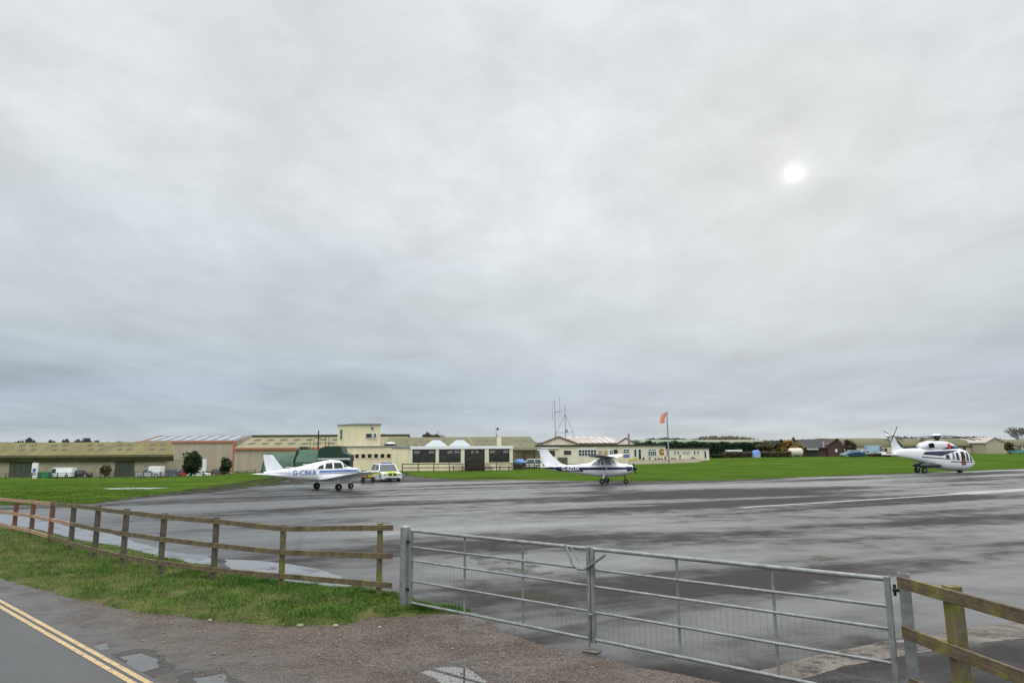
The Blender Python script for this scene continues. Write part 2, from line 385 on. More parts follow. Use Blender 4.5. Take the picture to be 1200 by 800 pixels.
# verge: low turf bank between two edges
def resample(pts, n):
    L = [0]
    for a, b2 in zip(pts, pts[1:]): L.append(L[-1]+(b2-a).length)
    out = []
    for k in range(n):
        d_ = L[-1]*k/(n-1); i = 0
        while i < len(L)-2 and L[i+1] < d_: i += 1
        f = (d_-L[i])/max(1e-6, L[i+1]-L[i]); out.append(pts[i].lerp(pts[i+1], f))
    return out
NV = 160; MV = 14
def pairs(n):
    fa = [G(*p) for p in farv_px]; na = [G(*p) for p in near_px]; out = []
    m = len(fa)-1
    for k in range(n):
        t_ = m*k/(n-1); i = min(m-1, int(t_)); f = t_-i
        out.append((fa[i].lerp(fa[i+1], f), na[i].lerp(na[i+1], f)))
    return out
PR = pairs(NV)
VEND = G(548,714)
def vz(p, s): 
    tp_ = sm((p-VEND).length/1.6)
    return .012+.10*tp_*max(0, math.sin(math.pi*min(1, max(0, s))))**.7*(1+.5*mnoise.noise(p*.9))
rnd = random.Random(4)
vs = []; fs = []
for k, (a, c_) in enumerate(PR):
    a = a+(a-c_).normalized()*.12*mnoise.noise(a*2.1); c_ = c_+(c_-a).normalized()*(.18*mnoise.noise(c_*1.6)+.12*mnoise.noise(c_*5.3))
    for j in range(MV):
        s_ = j/(MV-1); p = a.lerp(c_, s_); z = vz(p, s_) if 0 < j < MV-1 else .001
        vs.append((p.x, p.y, z+.02*mnoise.noise(p*5)*(0 < j < MV-1)))
for k in range(NV-1):
    for j in range(MV-1): fs.append((k*MV+j, k*MV+j+1, (k+1)*MV+j+1, (k+1)*MV+j))
o = MB().add(vs, fs).build('grass_verge', VERGE, smooth=True); struct(o)
def blades(name, pts, m, seed, h0, h1, w0, w1, kind='stuff', lab=None):
    rnd = random.Random(seed); vs = []; fs = []
    for p, k in pts:
        h = rnd.uniform(h0, h1)*k; w = rnd.uniform(w0, w1); a = rnd.uniform(0, 6.283); ln = rnd.uniform(.1, .9)*h
        dx, dy = math.cos(a), math.sin(a); la = a+1.57+rnd.uniform(-.6, .6)
        lx, ly = math.cos(la)*ln, math.sin(la)*ln
        i = len(vs)
        vs += [(p.x-dx*w, p.y-dy*w, p.z), (p.x+dx*w, p.y+dy*w, p.z), (p.x+dx*w*.6+lx*.4, p.y+dy*w*.6+ly*.4, p.z+h*.6), (p.x-dx*w*.6+lx*.4, p.y-dy*w*.6+ly*.4, p.z+h*.6), (p.x+lx, p.y+ly, p.z+h*.92)]
        fs += [(i, i+1, i+2, i+3), (i+3, i+2, i+4)]
    me = bpy.data.meshes.new(name); me.from_pydata(vs, [], fs); me.materials.append(m)
    o = bpy.data.objects.new(name, me); COL.objects.link(o); o['kind'] = kind
    if lab: o['label'] = lab; o['category'] = 'grass'
    return o
pts = []; pst = []
for i in range(110000):
    t_ = rnd.random()**.8*(NV-1); i0 = min(NV-2, int(t_)); f = t_-i0
    a = PR[i0][0].lerp(PR[i0+1][0], f); c_ = PR[i0][1].lerp(PR[i0+1][1], f); s_ = rnd.random()
    p = a.lerp(c_, s_)
    if (c_-a).length*rnd.random() < .0: continue
    tuft = mnoise.noise(p*1.6)+.6*mnoise.noise(p*5)
    if tuft < -.35+rnd.uniform(-.25, .25): continue
    p.z = vz(p, s_)-.01
    k = (.5+1.5*max(0, tuft)**1.3+.3*(s_ > .25))*(.35+.65*sm((p-VEND).length/1.2))
    if rnd.random() > .3+(p-VEND).length: continue
    if s_ > .93 or s_ < .06: k *= .5
    (pst if rnd.random() < .05+.16*(mnoise.noise(p*.8+Vector((7,3,1))) > .2) else pts).append((p, k))
blades('verge_grass', pts, BLADE, 1, .035, .11, .003, .006, lab='tufted green grass on the roadside verge')
blades('dry_verge_grass', pst, STRAW, 2, .03, .10, .002, .004, lab='straw coloured dead grass on the roadside verge')
# rougher fringe where the airfield grass meets the tarmac
pts = []
for a, c_ in zip(fe, fe[1:]):
    L = (c_-a).length; n_e = int(L*38)
    nn = Vector((-(c_-a).y, (c_-a).x, 0)).normalized()
    for k in range(n_e):
        p = a.lerp(c_, rnd.random())+nn*abs(rnd.gauss(0, .35))-nn*.06
        p.z = 0; pts.append((p, 1.0 if p.y < 40 else 1.2))
for k in range(22000):                       # field grass nearest the fence
    p = G(rnd.uniform(-50, 175), rnd.uniform(566, 591)); 
    if mnoise.noise(p*.7) > -.1: 
        edge = 590 if True else 0
        pts.append((p, .9))
def inside(p, poly):
    c = False; n = len(poly); j = n-1
    for i in range(n):
        if (poly[i].y > p.y) != (poly[j].y > p.y) and p.x < (poly[j].x-poly[i].x)*(p.y-poly[i].y)/(poly[j].y-poly[i].y)+poly[i].x: c = not c
        j = i
    return c
ap0 = [Vector((-60,36,0))]+far_edge+[Vector((115,93,0)), Vector((120,-40,0)), Vector((-60,22,0))]
pts = [(Vector((p.x, p.y, hz(p.x, p.y))), k) for p, k in pts if not inside(p+Vector((0,-.1,0)), ap0)]
blades('field_edge_grass', pts, FBLADE, 3, .04, .09, .006, .014, lab='short grass along the edge of the tarmac apron')
# loose stones
vs = []; fs = []
for k in range(9000):
    p = G(rnd.uniform(0, 900), rnd.uniform(715, 800))
    u_ = (p-LA).dot(rn)
    if not inside(p, [Vector(q) for q in gp]+[e2]+[q for q in inner]): continue
    if u_ < .5 or rnd.random() > .25+.35*u_: continue
    r_ = rnd.uniform(.004, .011)*(2.2 if rnd.random() < .015 else 1)
    i = len(vs); z0 = .009
    a = rnd.uniform(0, 6.28); e = [(math.cos(a+q*1.57)*r_*rnd.uniform(.6, 1.3), math.sin(a+q*1.57)*r_*rnd.uniform(.6, 1.3)) for q in range(4)]
    vs += [(p.x+x_, p.y+y_, z0+r_*.3) for x_, y_ in e]+[(p.x, p.y, z0+r_*.9), (p.x, p.y, z0-.002)]
    fs += [(i, i+1, i+4), (i+1, i+2, i+4), (i+2, i+3, i+4), (i+3, i, i+4), (i+1, i, i+5), (i+2, i+1, i+5), (i+3, i+2, i+5), (i, i+3, i+5)]
tag(MB().add(vs, fs).build('gravel_stones', mat('loose_stone', (.12,.09,.075), .8, .3, 30, col2=(.34,.29,.25))), 'loose reddish stones scattered over the gravel entrance', 'gravel', kind='stuff')
# dead leaves / litter on the gravel
vs = []; fs = []
for k in range(260):
    p = G(rnd.uniform(60, 620), rnd.uniform(722, 770)); 
    if (p-LA).dot(rn) < .6: continue
    r_ = rnd.uniform(.012, .03); a = rnd.uniform(0, 6.28); i = len(vs)
    for q in range(5): vs.append((p.x+math.cos(a+q*1.257)*r_*rnd.uniform(.5, 1.1), p.y+math.sin(a+q*1.257)*r_*rnd.uniform(.5, 1.1), .012+rnd.uniform(0, .014)))
    fs.append((i, i+1, i+2, i+3, i+4))
tag(MB().add(vs, fs).build('dead_leaves', mat('dead_leaf', (.06,.035,.02), .8, .4, 12, col2=(.30,.20,.09))), 'brown dead leaves scattered along the verge edge', 'leaves', kind='stuff')
for k, (px, py, s_) in enumerate([(352,735,.05),(393,735,.045),(246,728,.035),(445,736,.03)]):
    p = G(px, py); q = MB(); q.ball((0,0,s_*.45), (s_, s_*.7, s_*.55), 8, 5)
    q.v = [tuple(Vector(v_)*(1+.25*mnoise.noise(Vector(v_)*30+Vector((k,0,0))))) for v_ in q.v]
    o = q.build('stone', mat('pale_stone', (.35,.31,.26), .8, .2, 20)); o.location = (p.x, p.y, .008)
    tag(o, ['pale stone at the verge edge below the third fence post from the gate','largest pale stone on the gravel just below the grass verge','small pale stone at the verge edge left of the other stones','small pale stone on the gravel just left of the gate'][k], 'stone')

# ------------------------------------------------------------------ fences and gates
def bar(b, p0, p1, w, h, up=Vector((0,0,1))):        # rectangular bar between two points: w across, h high
    p0 = Vector(p0); p1 = Vector(p1); d = (p1-p0).normalized(); s_ = d.cross(up).normalized(); u_ = s_.cross(d)
    vs = []
    for p in (p0, p1):
        for a, c in ((-1,-1),(1,-1),(1,1),(-1,1)): vs.append(p+s_*a*w/2+u_*c*h/2)
    b.add(vs, [(0,1,2,3),(7,6,5,4),(0,4,5,1),(1,5,6,2),(2,6,7,3),(3,7,4,0)])
def bar_local(name, p0, p1, w, h, m, parent, bevel=.006, wob=0):  # object whose own X axis runs along the bar, so that the grain follows it
    p0 = Vector(p0); p1 = Vector(p1); L = (p1-p0).length; b = MB(); n = 8; rings = []
    sd = random.random()*50
    for k in range(n+1):
        x = L*k/n; dz = wob*mnoise.noise(Vector((x*.8, sd, 0))); dy = wob*mnoise.noise(Vector((x*.8, sd+9, 0)))
        rings.append([(x, -w/2+dy, -h/2+dz), (x, w/2+dy, -h/2+dz), (x, w/2+dy, h/2+dz), (x, -w/2+dy, h/2+dz)])
    b.loft(rings); o = b.build(name, m, parent, bevel=bevel)
    o.location = p0; o.rotation_mode = 'QUATERNION'; o.rotation_quaternion = (p1-p0).to_track_quat('X', 'Z')
    return o
random.seed(8)
fposts = [(443,708,613),(328,694,615),(248,687,606),(185,678,601),(141,669,596),(108,661,592),(80,651,589),(56,641,587),(34,633,585.5),(14,628,584),(-8,622,582),(-30,616,581)]
FP = []
for px, yb, yt in fposts:
    p = G(px, yb)
    FP.append(p)
# even the spacing out along a gentle curve
root = thing('wooden_fence', 'long three rail timber post fence curving along the grass verge left of the gate', 'fence', (FP[0].x, FP[0].y, 0))
org = Vector((FP[0].x, FP[0].y, 0))
tops = []
for k, (p, (px, yb, yt)) in enumerate(zip(FP, fposts)):
    # height from where the top shows, above the base
    zt = W(px, yt, p.y).z; tops.append(zt)
    q = p-org; m_ = POSTR if k >= 7 else (POSTG if k in (2,3,4,5,6) else POSTW)
    lean = random.uniform(-.012, .012)
    o = bar_local('post', (q.x, q.y+.06, -.1), (q.x+lean, q.y+.06, zt), .105 if k < 2 else .11, .085, m_, root)
    # the bar's own X axis stands up: use the rail-type grain
    o.data.materials[0] = m_ if k >= 0 else m_
    if k >= 7: o['label'] = 'newer red brown post'
for mm, ax in ((POSTW, 0), (POSTG, 0), (POSTR, 0)):
    for nd in mm.node_tree.nodes:
        if nd.type == 'MAPPING' and nd.inputs['Scale'].default_value[2] < 1: nd.inputs['Scale'].default_value = (.8,14,14)
ratio = (.945, .60, .245)
for r_i, rr_ in enumerate(ratio):
    for k in range(len(FP)-1):
        a = FP[k]-org; c_ = FP[k+1]-org
        new = k >= (7 if r_i == 0 else (6 if r_i == 1 else 7))
        za = tops[k]*rr_+random.uniform(-.008, .008) if k else tops[0]*rr_; zc = tops[k+1]*rr_
        fa = Vector((a.x, a.y-.02, za)); fc = Vector((c_.x, c_.y-.02, zc))
        if k == 0:
            dd = (fa-fc).normalized(); fa = fa+dd*.28
        else: fa.y += .0
        o = bar_local('rail', fa, fc, .038, .092, RAILN if new else RAILW, root, .004, .012)
        if new: o['label'] = 'newer pale orange rail'
# right-hand fence
P1 = G(1053,682,1.22); P2 = G(1200,723,1.22); dR = (P2-P1); dR.z = 0; L = dR.length; dR.normalize()
root = thing('wooden_fence', 'short timber fence running from the galvanised post out of the picture at the right', 'fence', (P1.x, P1.y, 0))
sideR = Vector((-dR.y, dR.x, 0)); sideR = sideR if sideR.x > 0 else -sideR
for z in (1.225, .765, .31):
    p0 = Vector((0,0,z)); sh = .0 if z > .5 else .05
    bar_local('rail', p0+dR*sh, p0+dR*3.6+Vector((0,0,.0)), .04, .112, RAILW, root, .005, .01)
for s_ in (.62, 2.5):
    q = dR*s_+sideR*.085
    bar_local('post', (q.x, q.y, -.1), (q.x-.01, q.y, 1.30), .115, .12, POSTW, root, .006)
# gate posts
def ibeam(name, label, loc, h, rz, sz=.115):
    root = thing(name, label, 'gate post', loc, rz)
    b = MB(); b.box(-sz/2, -sz/2, -.1, sz/2, -sz/2+.008, h); b.box(-sz/2, sz/2-.008, -.1, sz/2, sz/2, h); b.box(-sz/2, -sz/2+.008, -.1, -sz/2+.008, sz/2-.008, h); b.box(sz/2-.008, -sz/2+.008, -.1, sz/2, sz/2-.008, h)
    b.build('post_shaft', GALV, root, bevel=.003)
    return root
gl = G(474,715); gr_top = None
gr = G(1050,678.5,1.26); gr.z = 0
gl = Vector((gl.x, gl.y, 0))
gd = (gr-gl); gL = gd.length; gd.normalize(); gang = math.atan2(gd.y, gd.x)
r1 = thing('gate_post', 'rounded galvanised steel gate post standing at the end of the grass verge', 'gate post', gl-gd*.02, gang)
b = MB(); b.tube((0,0,-.1), (0,0,1.3), .075, n=16); b.build('post_shaft', GALV, r1, True)
b = MB(); b.ball((0,0,1.3), (.078,.078,.035), 16, 6); b.build('cap', GALV, r1, True)
for z in (.34, 1.08):
    b = MB(); b.box(.06,-.03,z-.02,.15,.03,z+.02); b.tube((.13,0,z-.05),(.13,0,z+.06),.014); b.build('hinge', DMETAL, r1)
pr = P1+sideR*.085-dR*.035
r2 = ibeam('gate_post', 'square galvanised steel post joined to the end of the right hand timber fence', (pr.x, pr.y, 0), 1.3, gang+.25, .10)
b = MB(); b.box(-.11,-.03,1.12,-.05,.01,1.15); b.tube((-.09,-.01,1.08),(-.09,-.01,1.19),.014); b.ball((-.09,-.03,1.14),.02); b.build('hinge', DMETAL, r2)
gate_z = (1.255, 1.0, .79, .475, .14)
half = (gL-.20)/2
def gate(label, s0, s1, latch):
    root = thing('metal_gate', label, 'gate', gl+gd*s0, gang); L = s1-s0
    MB().tube((.03,0,gate_z[0]), (L-.03,0,gate_z[0]), .0255, n=12).build('top_rail', GALV, root, True)
    for z in gate_z[1:]: MB().tube((.03,0,z), (L-.03,0,z), .0165 if z > .2 else .02, n=10).build('rail', GALV, root, True)
    for x, w in ((.02,.045),(L-.02,.05)):
        b = MB(); b.box(x-w/2,-.025,.10,x+w/2,.025,1.28); b.build('stile', GALV, root, bevel=.004)
    for f in (.345, .67): b = MB(); b.box(L*f-.014,-.012+.02,.14,L*f+.014,.012+.02,1.255); b.build('upright', GALV, root, bevel=.003)
    b = MB(); k = .07
    while k < L-.05:
        b.tube((k,.022,.15), (k,.022,.79), .0016, n=4, cap=False); k += .075
    for i in (2, 6): b.tube((.03,.024,.14+i*.0725), (L-.03,.024,.14+i*.0725), .0012, n=4, cap=False)
    b.build('wire_mesh', GALV, root)
    return root
g1 = gate('galvanised field gate leaf beside the grass verge, left of the latch', .12, .12+half, False)
g2 = gate('galvanised field gate leaf with the bent latch handle, nearer the right hand fence', .14+half, gL-.06, True)
ly = g2
pl = [(664,632),(665,637),(673,659),(680,666),(688,666),(695,661),(712,649)]
Mi = (Matrix.Translation(gl+gd*(.14+half)) @ Matrix.Rotation(gang, 4, 'Z')).inverted()
def gpt(px, py):      # where the line of sight meets the gate's own plane
    d = ray(px, py); o_ = Vector((0,0,CAMZ)); n_ = Vector((-gd.y, gd.x, 0)); t_ = (gl-o_).dot(n_)/d.dot(n_); return Mi @ (o_+d*t_)
pp = [gpt(*q)+Vector((0,-.05,0)) for q in pl]
MB().path(pp[1:], .017, 8).build('latch_handle', GALV, g2, True)
pq = [gpt(*q)+Vector((0,-.02,0)) for q in [(669,639),(681,659)]]
MB().path(pq, .011, 8).build('latch_arm', GALV, g2, True)
pm = gpt(688, 700); b = MB(); b.tube((pm.x*0-.03,-.04,.0), (-.03,-.04,.45), .012); b.tube((-.03,-.04,.45),(.02,-.04,.45),.012); b.build('drop_bolt', GALV, g2, True)
b = MB(); b.box(-.12,-.08,0,.10,.07,.018); o = b.build('concrete_block', CONC, bevel=.012); pb = gl+gd*(.12+half); o.location = (pb.x, pb.y-.05, .006); o.rotation_euler.z = gang+.2
tag(o, 'small concrete stop in the ground under the meeting of the two gate leaves', 'gate stop')

# ------------------------------------------------------------------ foliage helpers
def crown(name, c, r, n, leaf, m, parent=None, seed=1, clumps=14, low=-.9):
    rnd = random.Random(seed); cs = []
    for k in range(clumps):
        while True:
            v = Vector((rnd.uniform(-1,1), rnd.uniform(-1,1), rnd.uniform(low,1)))
            if v.length <= 1: break
        v = v*rnd.uniform(.7, .95); cs.append((Vector((v.x*r[0], v.y*r[1], v.z*r[2])), rnd.uniform(.22, .42)))
    vs = []; fs = []
    for k in range(n):
        cc, cr = rnd.choice(cs); d = Vector((rnd.gauss(0,1), rnd.gauss(0,1), rnd.gauss(0,1))).normalized()*cr*rnd.random()**.4
        p = Vector(c)+cc+Vector((d.x*r[0], d.y*r[1], d.z*r[2]))
        a = Vector((rnd.gauss(0,1), rnd.gauss(0,1), rnd.gauss(0,1))).normalized(); b_ = a.orthogonal().normalized(); s_ = leaf*rnd.uniform(.6, 1.4)
        i = len(vs); vs += [p-a*s_, p-b_*s_*.6, p+a*s_, p+b_*s_*.6]; fs.append((i, i+1, i+2, i+3))
    b = MB(); b.add(vs, fs); me = bpy.data.meshes.new(name); me.from_pydata(b.v, [], b.f); me.materials.append(m)
    o = bpy.data.objects.new(name, me); COL.objects.link(o)
    if parent: o.parent = parent
    return o
def tree(name, label, px, Y, ytop, ybot, wpx, m, n=900, leaf=.16, trunk=.3, seed=1, cat='tree', group=None, clumps=16, base=None):
    x = X(px, Y); zb = hz(x, Y) if base is None else base; zt = Z(ytop, Y, px); H = zt-zb; w = wpx/F*Y/2
    t = thing(name, label, cat, (x, Y, zb), 0, group)
    b = MB(); b.tube((0,0,-.1), (0,0,H*.6), H*.035+.05, H*.015, 7)
    for k in range(5):
        a = k*1.26+seed; b.tube((0,0,H*(.25+.06*k)), (math.cos(a)*w*.6, math.sin(a)*w*.6, H*(.55+.07*k)), H*.014+.02, .01, 5)
    b.build('trunk', BARK, t, True)
    cb = H*trunk; crown('crown', (0,0,(cb+H)/2), (w, w*.9, (H-cb)/2), n, leaf, m, t, seed, clumps)
    return t
L_DARK = leafmat('dark_evergreen_leaf', (.010,.020,.009), (.035,.055,.020))
L_CONI = leafmat('conifer_green_leaf', (.010,.026,.012), (.028,.062,.024))
L_MIX = leafmat('olive_autumn_leaf', (.045,.045,.018), (.11,.095,.035))
L_GOLD = leafmat('golden_autumn_leaf', (.15,.09,.02), (.36,.22,.04))
L_BRWN = leafmat('brown_hedge_leaf', (.05,.035,.022), (.11,.085,.05))
L_FAR = leafmat('far_grey_brown_leaf', (.055,.055,.055), (.085,.08,.07), .05)
L_TWIG = leafmat('bare_twig', (.10,.095,.085), (.17,.155,.13))

# ------------------------------------------------------------------ buildings
def window(parent, x0, x1, z0, z1, y, nx=1, nz=1, frame=WHITE, glass=GLASS, fw=.07, name='window'):
    b = MB(); b.box(x0, y-.015, z0, x1, y+.05, z1); w = b.build(name, glass, parent)
    f = MB()
    for x in [x0+(x1-x0)*k/nx for k in range(nx+1)]: f.box(x-fw/2, y-.05, z0-fw/2, x+fw/2, y-.018, z1+fw/2)
    for z in [z0+(z1-z0)*k/nz for k in range(nz+1)]:
        f.box(x0-fw/2, y-.053, z-fw/2, x1+fw/2, y-.021, z+fw/2)
    f.build('frame', frame, w)
    return w
def origin(px, Y, base=None):
    x = X(px, Y); return Vector((x, Y, hz(x, Y) if base is None else base))
class Bl:      # building measured off the photograph at its own distance
    def __init__(s, name, label, cat, px, Y, base=None, group=None):
        s.o = origin(px, Y, base); s.Y = Y; s.px = px; s.t = thing(name, label, cat, s.o, 0, group)
    def x(s, px): return X(px, s.Y)-s.o.x
    def z(s, py, px=None): return Z(py, s.Y, s.px if px is None else px)-s.o.z

# long olive-roofed store at the left
B = Bl('storage_hangar', 'long low store with an olive yellow roof and mossy eaves at the left edge', 'hangar', 100, 142, -1.9)
x0, x1 = B.x(-70), B.x(204); ze = B.z(540.6); zf = B.z(533); zr = B.z(518)
MB().box(x0+.3, .2, -.3, x1-1.6, 8, ze+.3).build('wall', mat('pale_tan_block', (.36,.31,.22), .85, .2, .6), B.t)
zr = Z(518,146,100)-B.o.z; xh = X(200,146)-B.o.x
b = MB(); b.add([(x0,-.5,zf),(x1,-.5,zf),(xh,4,zr),(x0,4,zr),(X(206,150.5)-B.o.x-1,8.5,zf),(x0,8.5,zf)],[(0,1,2,3),(3,2,4,5),(1,4,2),(0,3,5),(0,5,4,1)]); b.build('roof', OLIVE, B.t)
roofo = B.t.children[-1]
b = MB(); b.extr([(-.55, zf+.02), (-.15, zf-.31), (.15, ze), (-.35, ze), (-.75, zf-.4)], x0-.05, x1+.05, 0); b.build('fascia', GREENFASC, B.t)
sl = (zr-zf)/4.5
for pxs in (24,37,62,74,104,116,139,150,177,189,-10,-22):
    for yy in (1.0, 2.6):
        xx = X(pxs,142+yy)-B.o.x; zz = zf+sl*(yy+.5); b = MB()
        b.add([(xx-.55, yy, zz+.04), (xx+.55, yy, zz+.04), (xx+.55, yy+.7, zz+.04+sl*.7), (xx-.55, yy+.7, zz+.04+sl*.7), (xx-.55, yy, zz), (xx+.55, yy, zz), (xx+.55, yy+.7, zz+sl*.7), (xx-.55, yy+.7, zz+sl*.7)], [(0,1,2,3),(0,4,5,1),(1,5,6,2),(2,6,7,3),(3,7,4,0)])
        b.build('rooflight', mat('brown_aged_rooflight', (.06,.045,.02), .5, .2, 1), B.t)
for a, c_ in ((12.5,39),(136,158)):
    d = MB().box(B.x(a), .05, -.1, B.x(c_), .19, ze).build('door', DOORGREEN, B.t)
    f = MB(); 
    for k in range(1, 4): xx = B.x(a)+(B.x(c_)-B.x(a))*k/4; f.box(xx-.04, 0.0, 0, xx+.04, .045, ze)
    f.build('door_rib', GREENFASC, d)
for a, c_ in ((40.5,43),): MB().box(B.x(a), .08, -.1, B.x(c_), .19, ze).build('pilaster', WHITE, B.t)
# orange-trimmed warehouse
B = Bl('warehouse', 'tall tan warehouse with orange trim and white rooflights behind the dark round tree', 'warehouse', 215, 185, -1.9)
x0, x1 = B.x(158), B.x(274.5); zg = B.z(517.5); zr = B.z(509.5)
MB().box(x0, 0, -.3, x1, 22, zg).build('wall', TAN, B.t)
b = MB(); b.extr([(-.1, zg), (11, zr), (22, zg), (22, zg+.1), (11, zr+.12), (-.1, zg+.12)], x0+1.5, x1, 0); b.build('roof', GREYROOF, B.t)
# left gable slope
b = MB(); b.extr([(0,zg-.02),(11,zr),(22,zg-.02)], x0+.2, x0+1.48, 0); b.build('gable', TAN, B.t)
b = MB(); b.extr([(0,zg-.02),(11,zr+.1),(22,zg-.02)], x1-.2, x1+.02, 0); b.build('gable', TAN, B.t)
MB().box(x0-.1, -.28, zg-.35, x1+.1, -.11, zg+.22).build('gutter', ORANGE, B.t)
b = MB(); bar(b, (x0+1.4,-.1,zg+.1), (x0+1.4,11,zr+.2), .3, .3); b.build('verge_trim', ORANGE, B.t)
MB().box(x1-.25, -.3, -.2, x1+.35, -.02, zg+.1).build('corner_trim', ORANGE, B.t)
sl = (zr-zg)/11.1
for k in range(8):
    xx = B.x(171+k*13.3)
    b = MB(); b.add([(xx-.5, 2, zg+.17+sl*2.1), (xx+.5, 2, zg+.17+sl*2.1), (xx+.5, 9.5, zg+.17+sl*9.6), (xx-.5, 9.5, zg+.17+sl*9.6), (xx-.5, 2, zg+.1+sl*2.1), (xx+.5, 2, zg+.1+sl*2.1), (xx+.5, 9.5, zg+.1+sl*9.6), (xx-.5, 9.5, zg+.1+sl*9.6)], [(0,1,2,3),(0,4,5,1),(1,5,6,2),(2,6,7,3),(3,7,4,0)]); b.build('rooflight', CLEAR, B.t)
MB().box(B.x(238), -.1, -.2, B.x(243), -.01, B.z(538)).build('door', WHITE, B.t)
# second hangar, olive roof
B = Bl('large_hangar', 'large tan hangar with an orange gutter and olive roof behind the green sheds', 'hangar', 335, 175, -1.7)
x0, x1 = B.x(275), B.x(470); zg = B.z(525); zr = B.z(509)
MB().box(x0, 0, -.5, x1, 26, zg).build('wall', TAN, B.t)
TANROOF = mat('tan_roof_sheet', (.23,.21,.12), .85, .16, .4)
b = MB(); b.extr([(-.3, zg+.05), (13, zr), (26.3, zg+.05), (26.3, zg), (13, zr-.2), (-.3, zg)], x0-.2, x1, 0); b.build('roof', TANROOF, B.t)
MB().box(x0-.2, 11.5, zr-.35, x1, 14.5, zr+.25).build('ridge_vent', GREENFASC, B.t)
MB().box(x0-.2, -.5, zg-.35, x1, -.31, zg+.15).build('gutter', ORANGE, B.t)
sl = (zr-zg)/13.3
for pxs in range(287, 400, 16):
    for yy in (3.5, 7.5):
        xx = B.x(pxs); zz = zg+.05+sl*(yy+.3)
        b = MB(); b.add([(xx-.8, yy, zz+.05), (xx+.8, yy, zz+.05), (xx+.8, yy+1.6, zz+.05+sl*1.6), (xx-.8, yy+1.6, zz+.05+sl*1.6), (xx-.8, yy, zz-.05), (xx+.8, yy, zz-.05), (xx+.8, yy+1.6, zz-.05+sl*1.6), (xx-.8, yy+1.6, zz-.05+sl*1.6)], [(0,1,2,3),(0,4,5,1),(1,5,6,2),(2,6,7,3),(3,7,4,0)]); b.build('rooflight', mat('brown_aged_rooflight', (.06,.045,.02)), B.t)
# third hangar behind the clubhouse
B = Bl('long_hangar', 'long lichen green roofed hangar behind the cream clubhouse', 'hangar', 540, 170, 0)
x0, x1 = B.x(446), B.x(634); zg = B.z(526); zr = B.z(510.5)
MB().box(x0, 0, -.5, x1-.3, 24, zg).build('wall', TAN, B.t)
b = MB(); xr = B.x(623)
b.add([(x0,-.5,zg),(x1,-.5,zg),(xr,12,zr),(x0,12,zr),(x0,24.5,zg),(x1,24.5,zg)], [(0,1,2,3),(3,2,5,4),(1,5,2),(0,3,4),(0,4,5,1)]); b.build('roof', OLIVE2, B.t)
b = MB(); b.box(x0,-.75,zg-.4,x1+.1,-.52,zg+.1); b.build('fascia', GREENFASC, B.t)
sl = (zr-zg)/12.5
for r_i, yy in enumerate((3.5, 7.2)):
    for pxs in range(466, 622, 9):
        if random.random() < .25: continue
        xx = B.x(pxs+(4 if r_i else 0)); zz = zg+sl*(yy+.5)
        b = MB(); b.add([(xx-.5, yy, zz+.05), (xx+.5, yy, zz+.05), (xx+.5, yy+1.3, zz+.05+sl*1.3), (xx-.5, yy+1.3, zz+.05+sl*1.3), (xx-.5, yy, zz-.05), (xx+.5, yy, zz-.05), (xx+.5, yy+1.3, zz-.05+sl*1.3), (xx-.5, yy+1.3, zz-.05+sl*1.3)], [(0,1,2,3),(0,4,5,1),(1,5,6,2),(2,6,7,3),(3,7,4,0)]); b.build('rooflight', mat('brown_aged_rooflight', (.06,.045,.02)), B.t)
# clubhouse and tower
B = Bl('control_tower', 'cream rendered two level tower block with flat roof and a row of small dark windows', 'building', 440, 102, 0)
x0, x1 = B.x(396), B.x(459); zt0 = B.z(523.5)
MB().box(x0, 0, -.2, x1, 9, zt0).build('wall', CREAM, B.t)
MB().box(x0-.15, -.15, zt0, x1+.0, 9.1, zt0+.16).build('roof_edge', GREY, B.t)
for k in range(8):
    a = B.x(401+k*7.45); window(B.t, a, a+.66, B.z(536.5), B.z(531.4), -.02, frame=CREAM, fw=.08)
tx0, tx1 = B.x(395), B.x(445.5); ztt = B.z(497.2)
def tp(px, dy): return (X(px,102+dy)-B.o.x, dy)
plan = [tp(395,3.4), tp(417.5,.5), tp(445.3,.9), tp(442.5,6), tp(400,8)]
MB().extr(plan, zt0+.16, ztt, 2).build('upper_storey', CREAM, B.t)
cx_ = sum(q[0] for q in plan)/5; cy_ = sum(q[1] for q in plan)/5
MB().extr([(cx_+(q[0]-cx_)*1.05, cy_+(q[1]-cy_)*1.08) for q in plan], ztt, ztt+.16, 2).build('roof_slab', GREY, B.t)
w = window(B.t, B.x(427), B.x(434.5), B.z(513), B.z(507.3), .62, 1, 1, WHITE); w = window(B.t, B.x(436.5), B.x(439.5), B.z(513), B.z(507.3), .62)
window(B.t, B.x(433.5), B.x(435.5), B.z(502.5), B.z(500), .64, frame=GREY)
qa, qb = tp(397.5,3.1), tp(401,2.6)
b = MB(); bar(b, ((qa[0]+qb[0])/2-.02, (qa[1]+qb[1])/2-.06, B.z(514)), ((qa[0]+qb[0])/2-.02, (qa[1]+qb[1])/2-.06, B.z(502)), .45, .06, Vector((.7,.7,0))); b.build('window', BLUEGLASS, B.t)
b = MB(); bar(b, (tx1, .9, B.z(508)), (tx1+.5, .9, B.z(508.3)), .08, .08); b.build('lamp_bracket', GREY, B.t)
b = MB(); b.box(B.x(446), 3, zt0+.16, B.x(458), 5, zt0+.45); b.build('roof_unit', DMETAL, B.t)
b = MB(); b.ball((B.x(452),3.8,zt0+.5), (.75,.6,.3), 12, 6); b.build('roof_dome', WHITE, B.t, True)
B = Bl('clubhouse', 'single storey cream clubhouse with four big dark windows and two white pyramid rooflights', 'building', 540, 99, 0)
x0, x1 = B.x(459), B.x(600.5); zt_ = B.z(524)
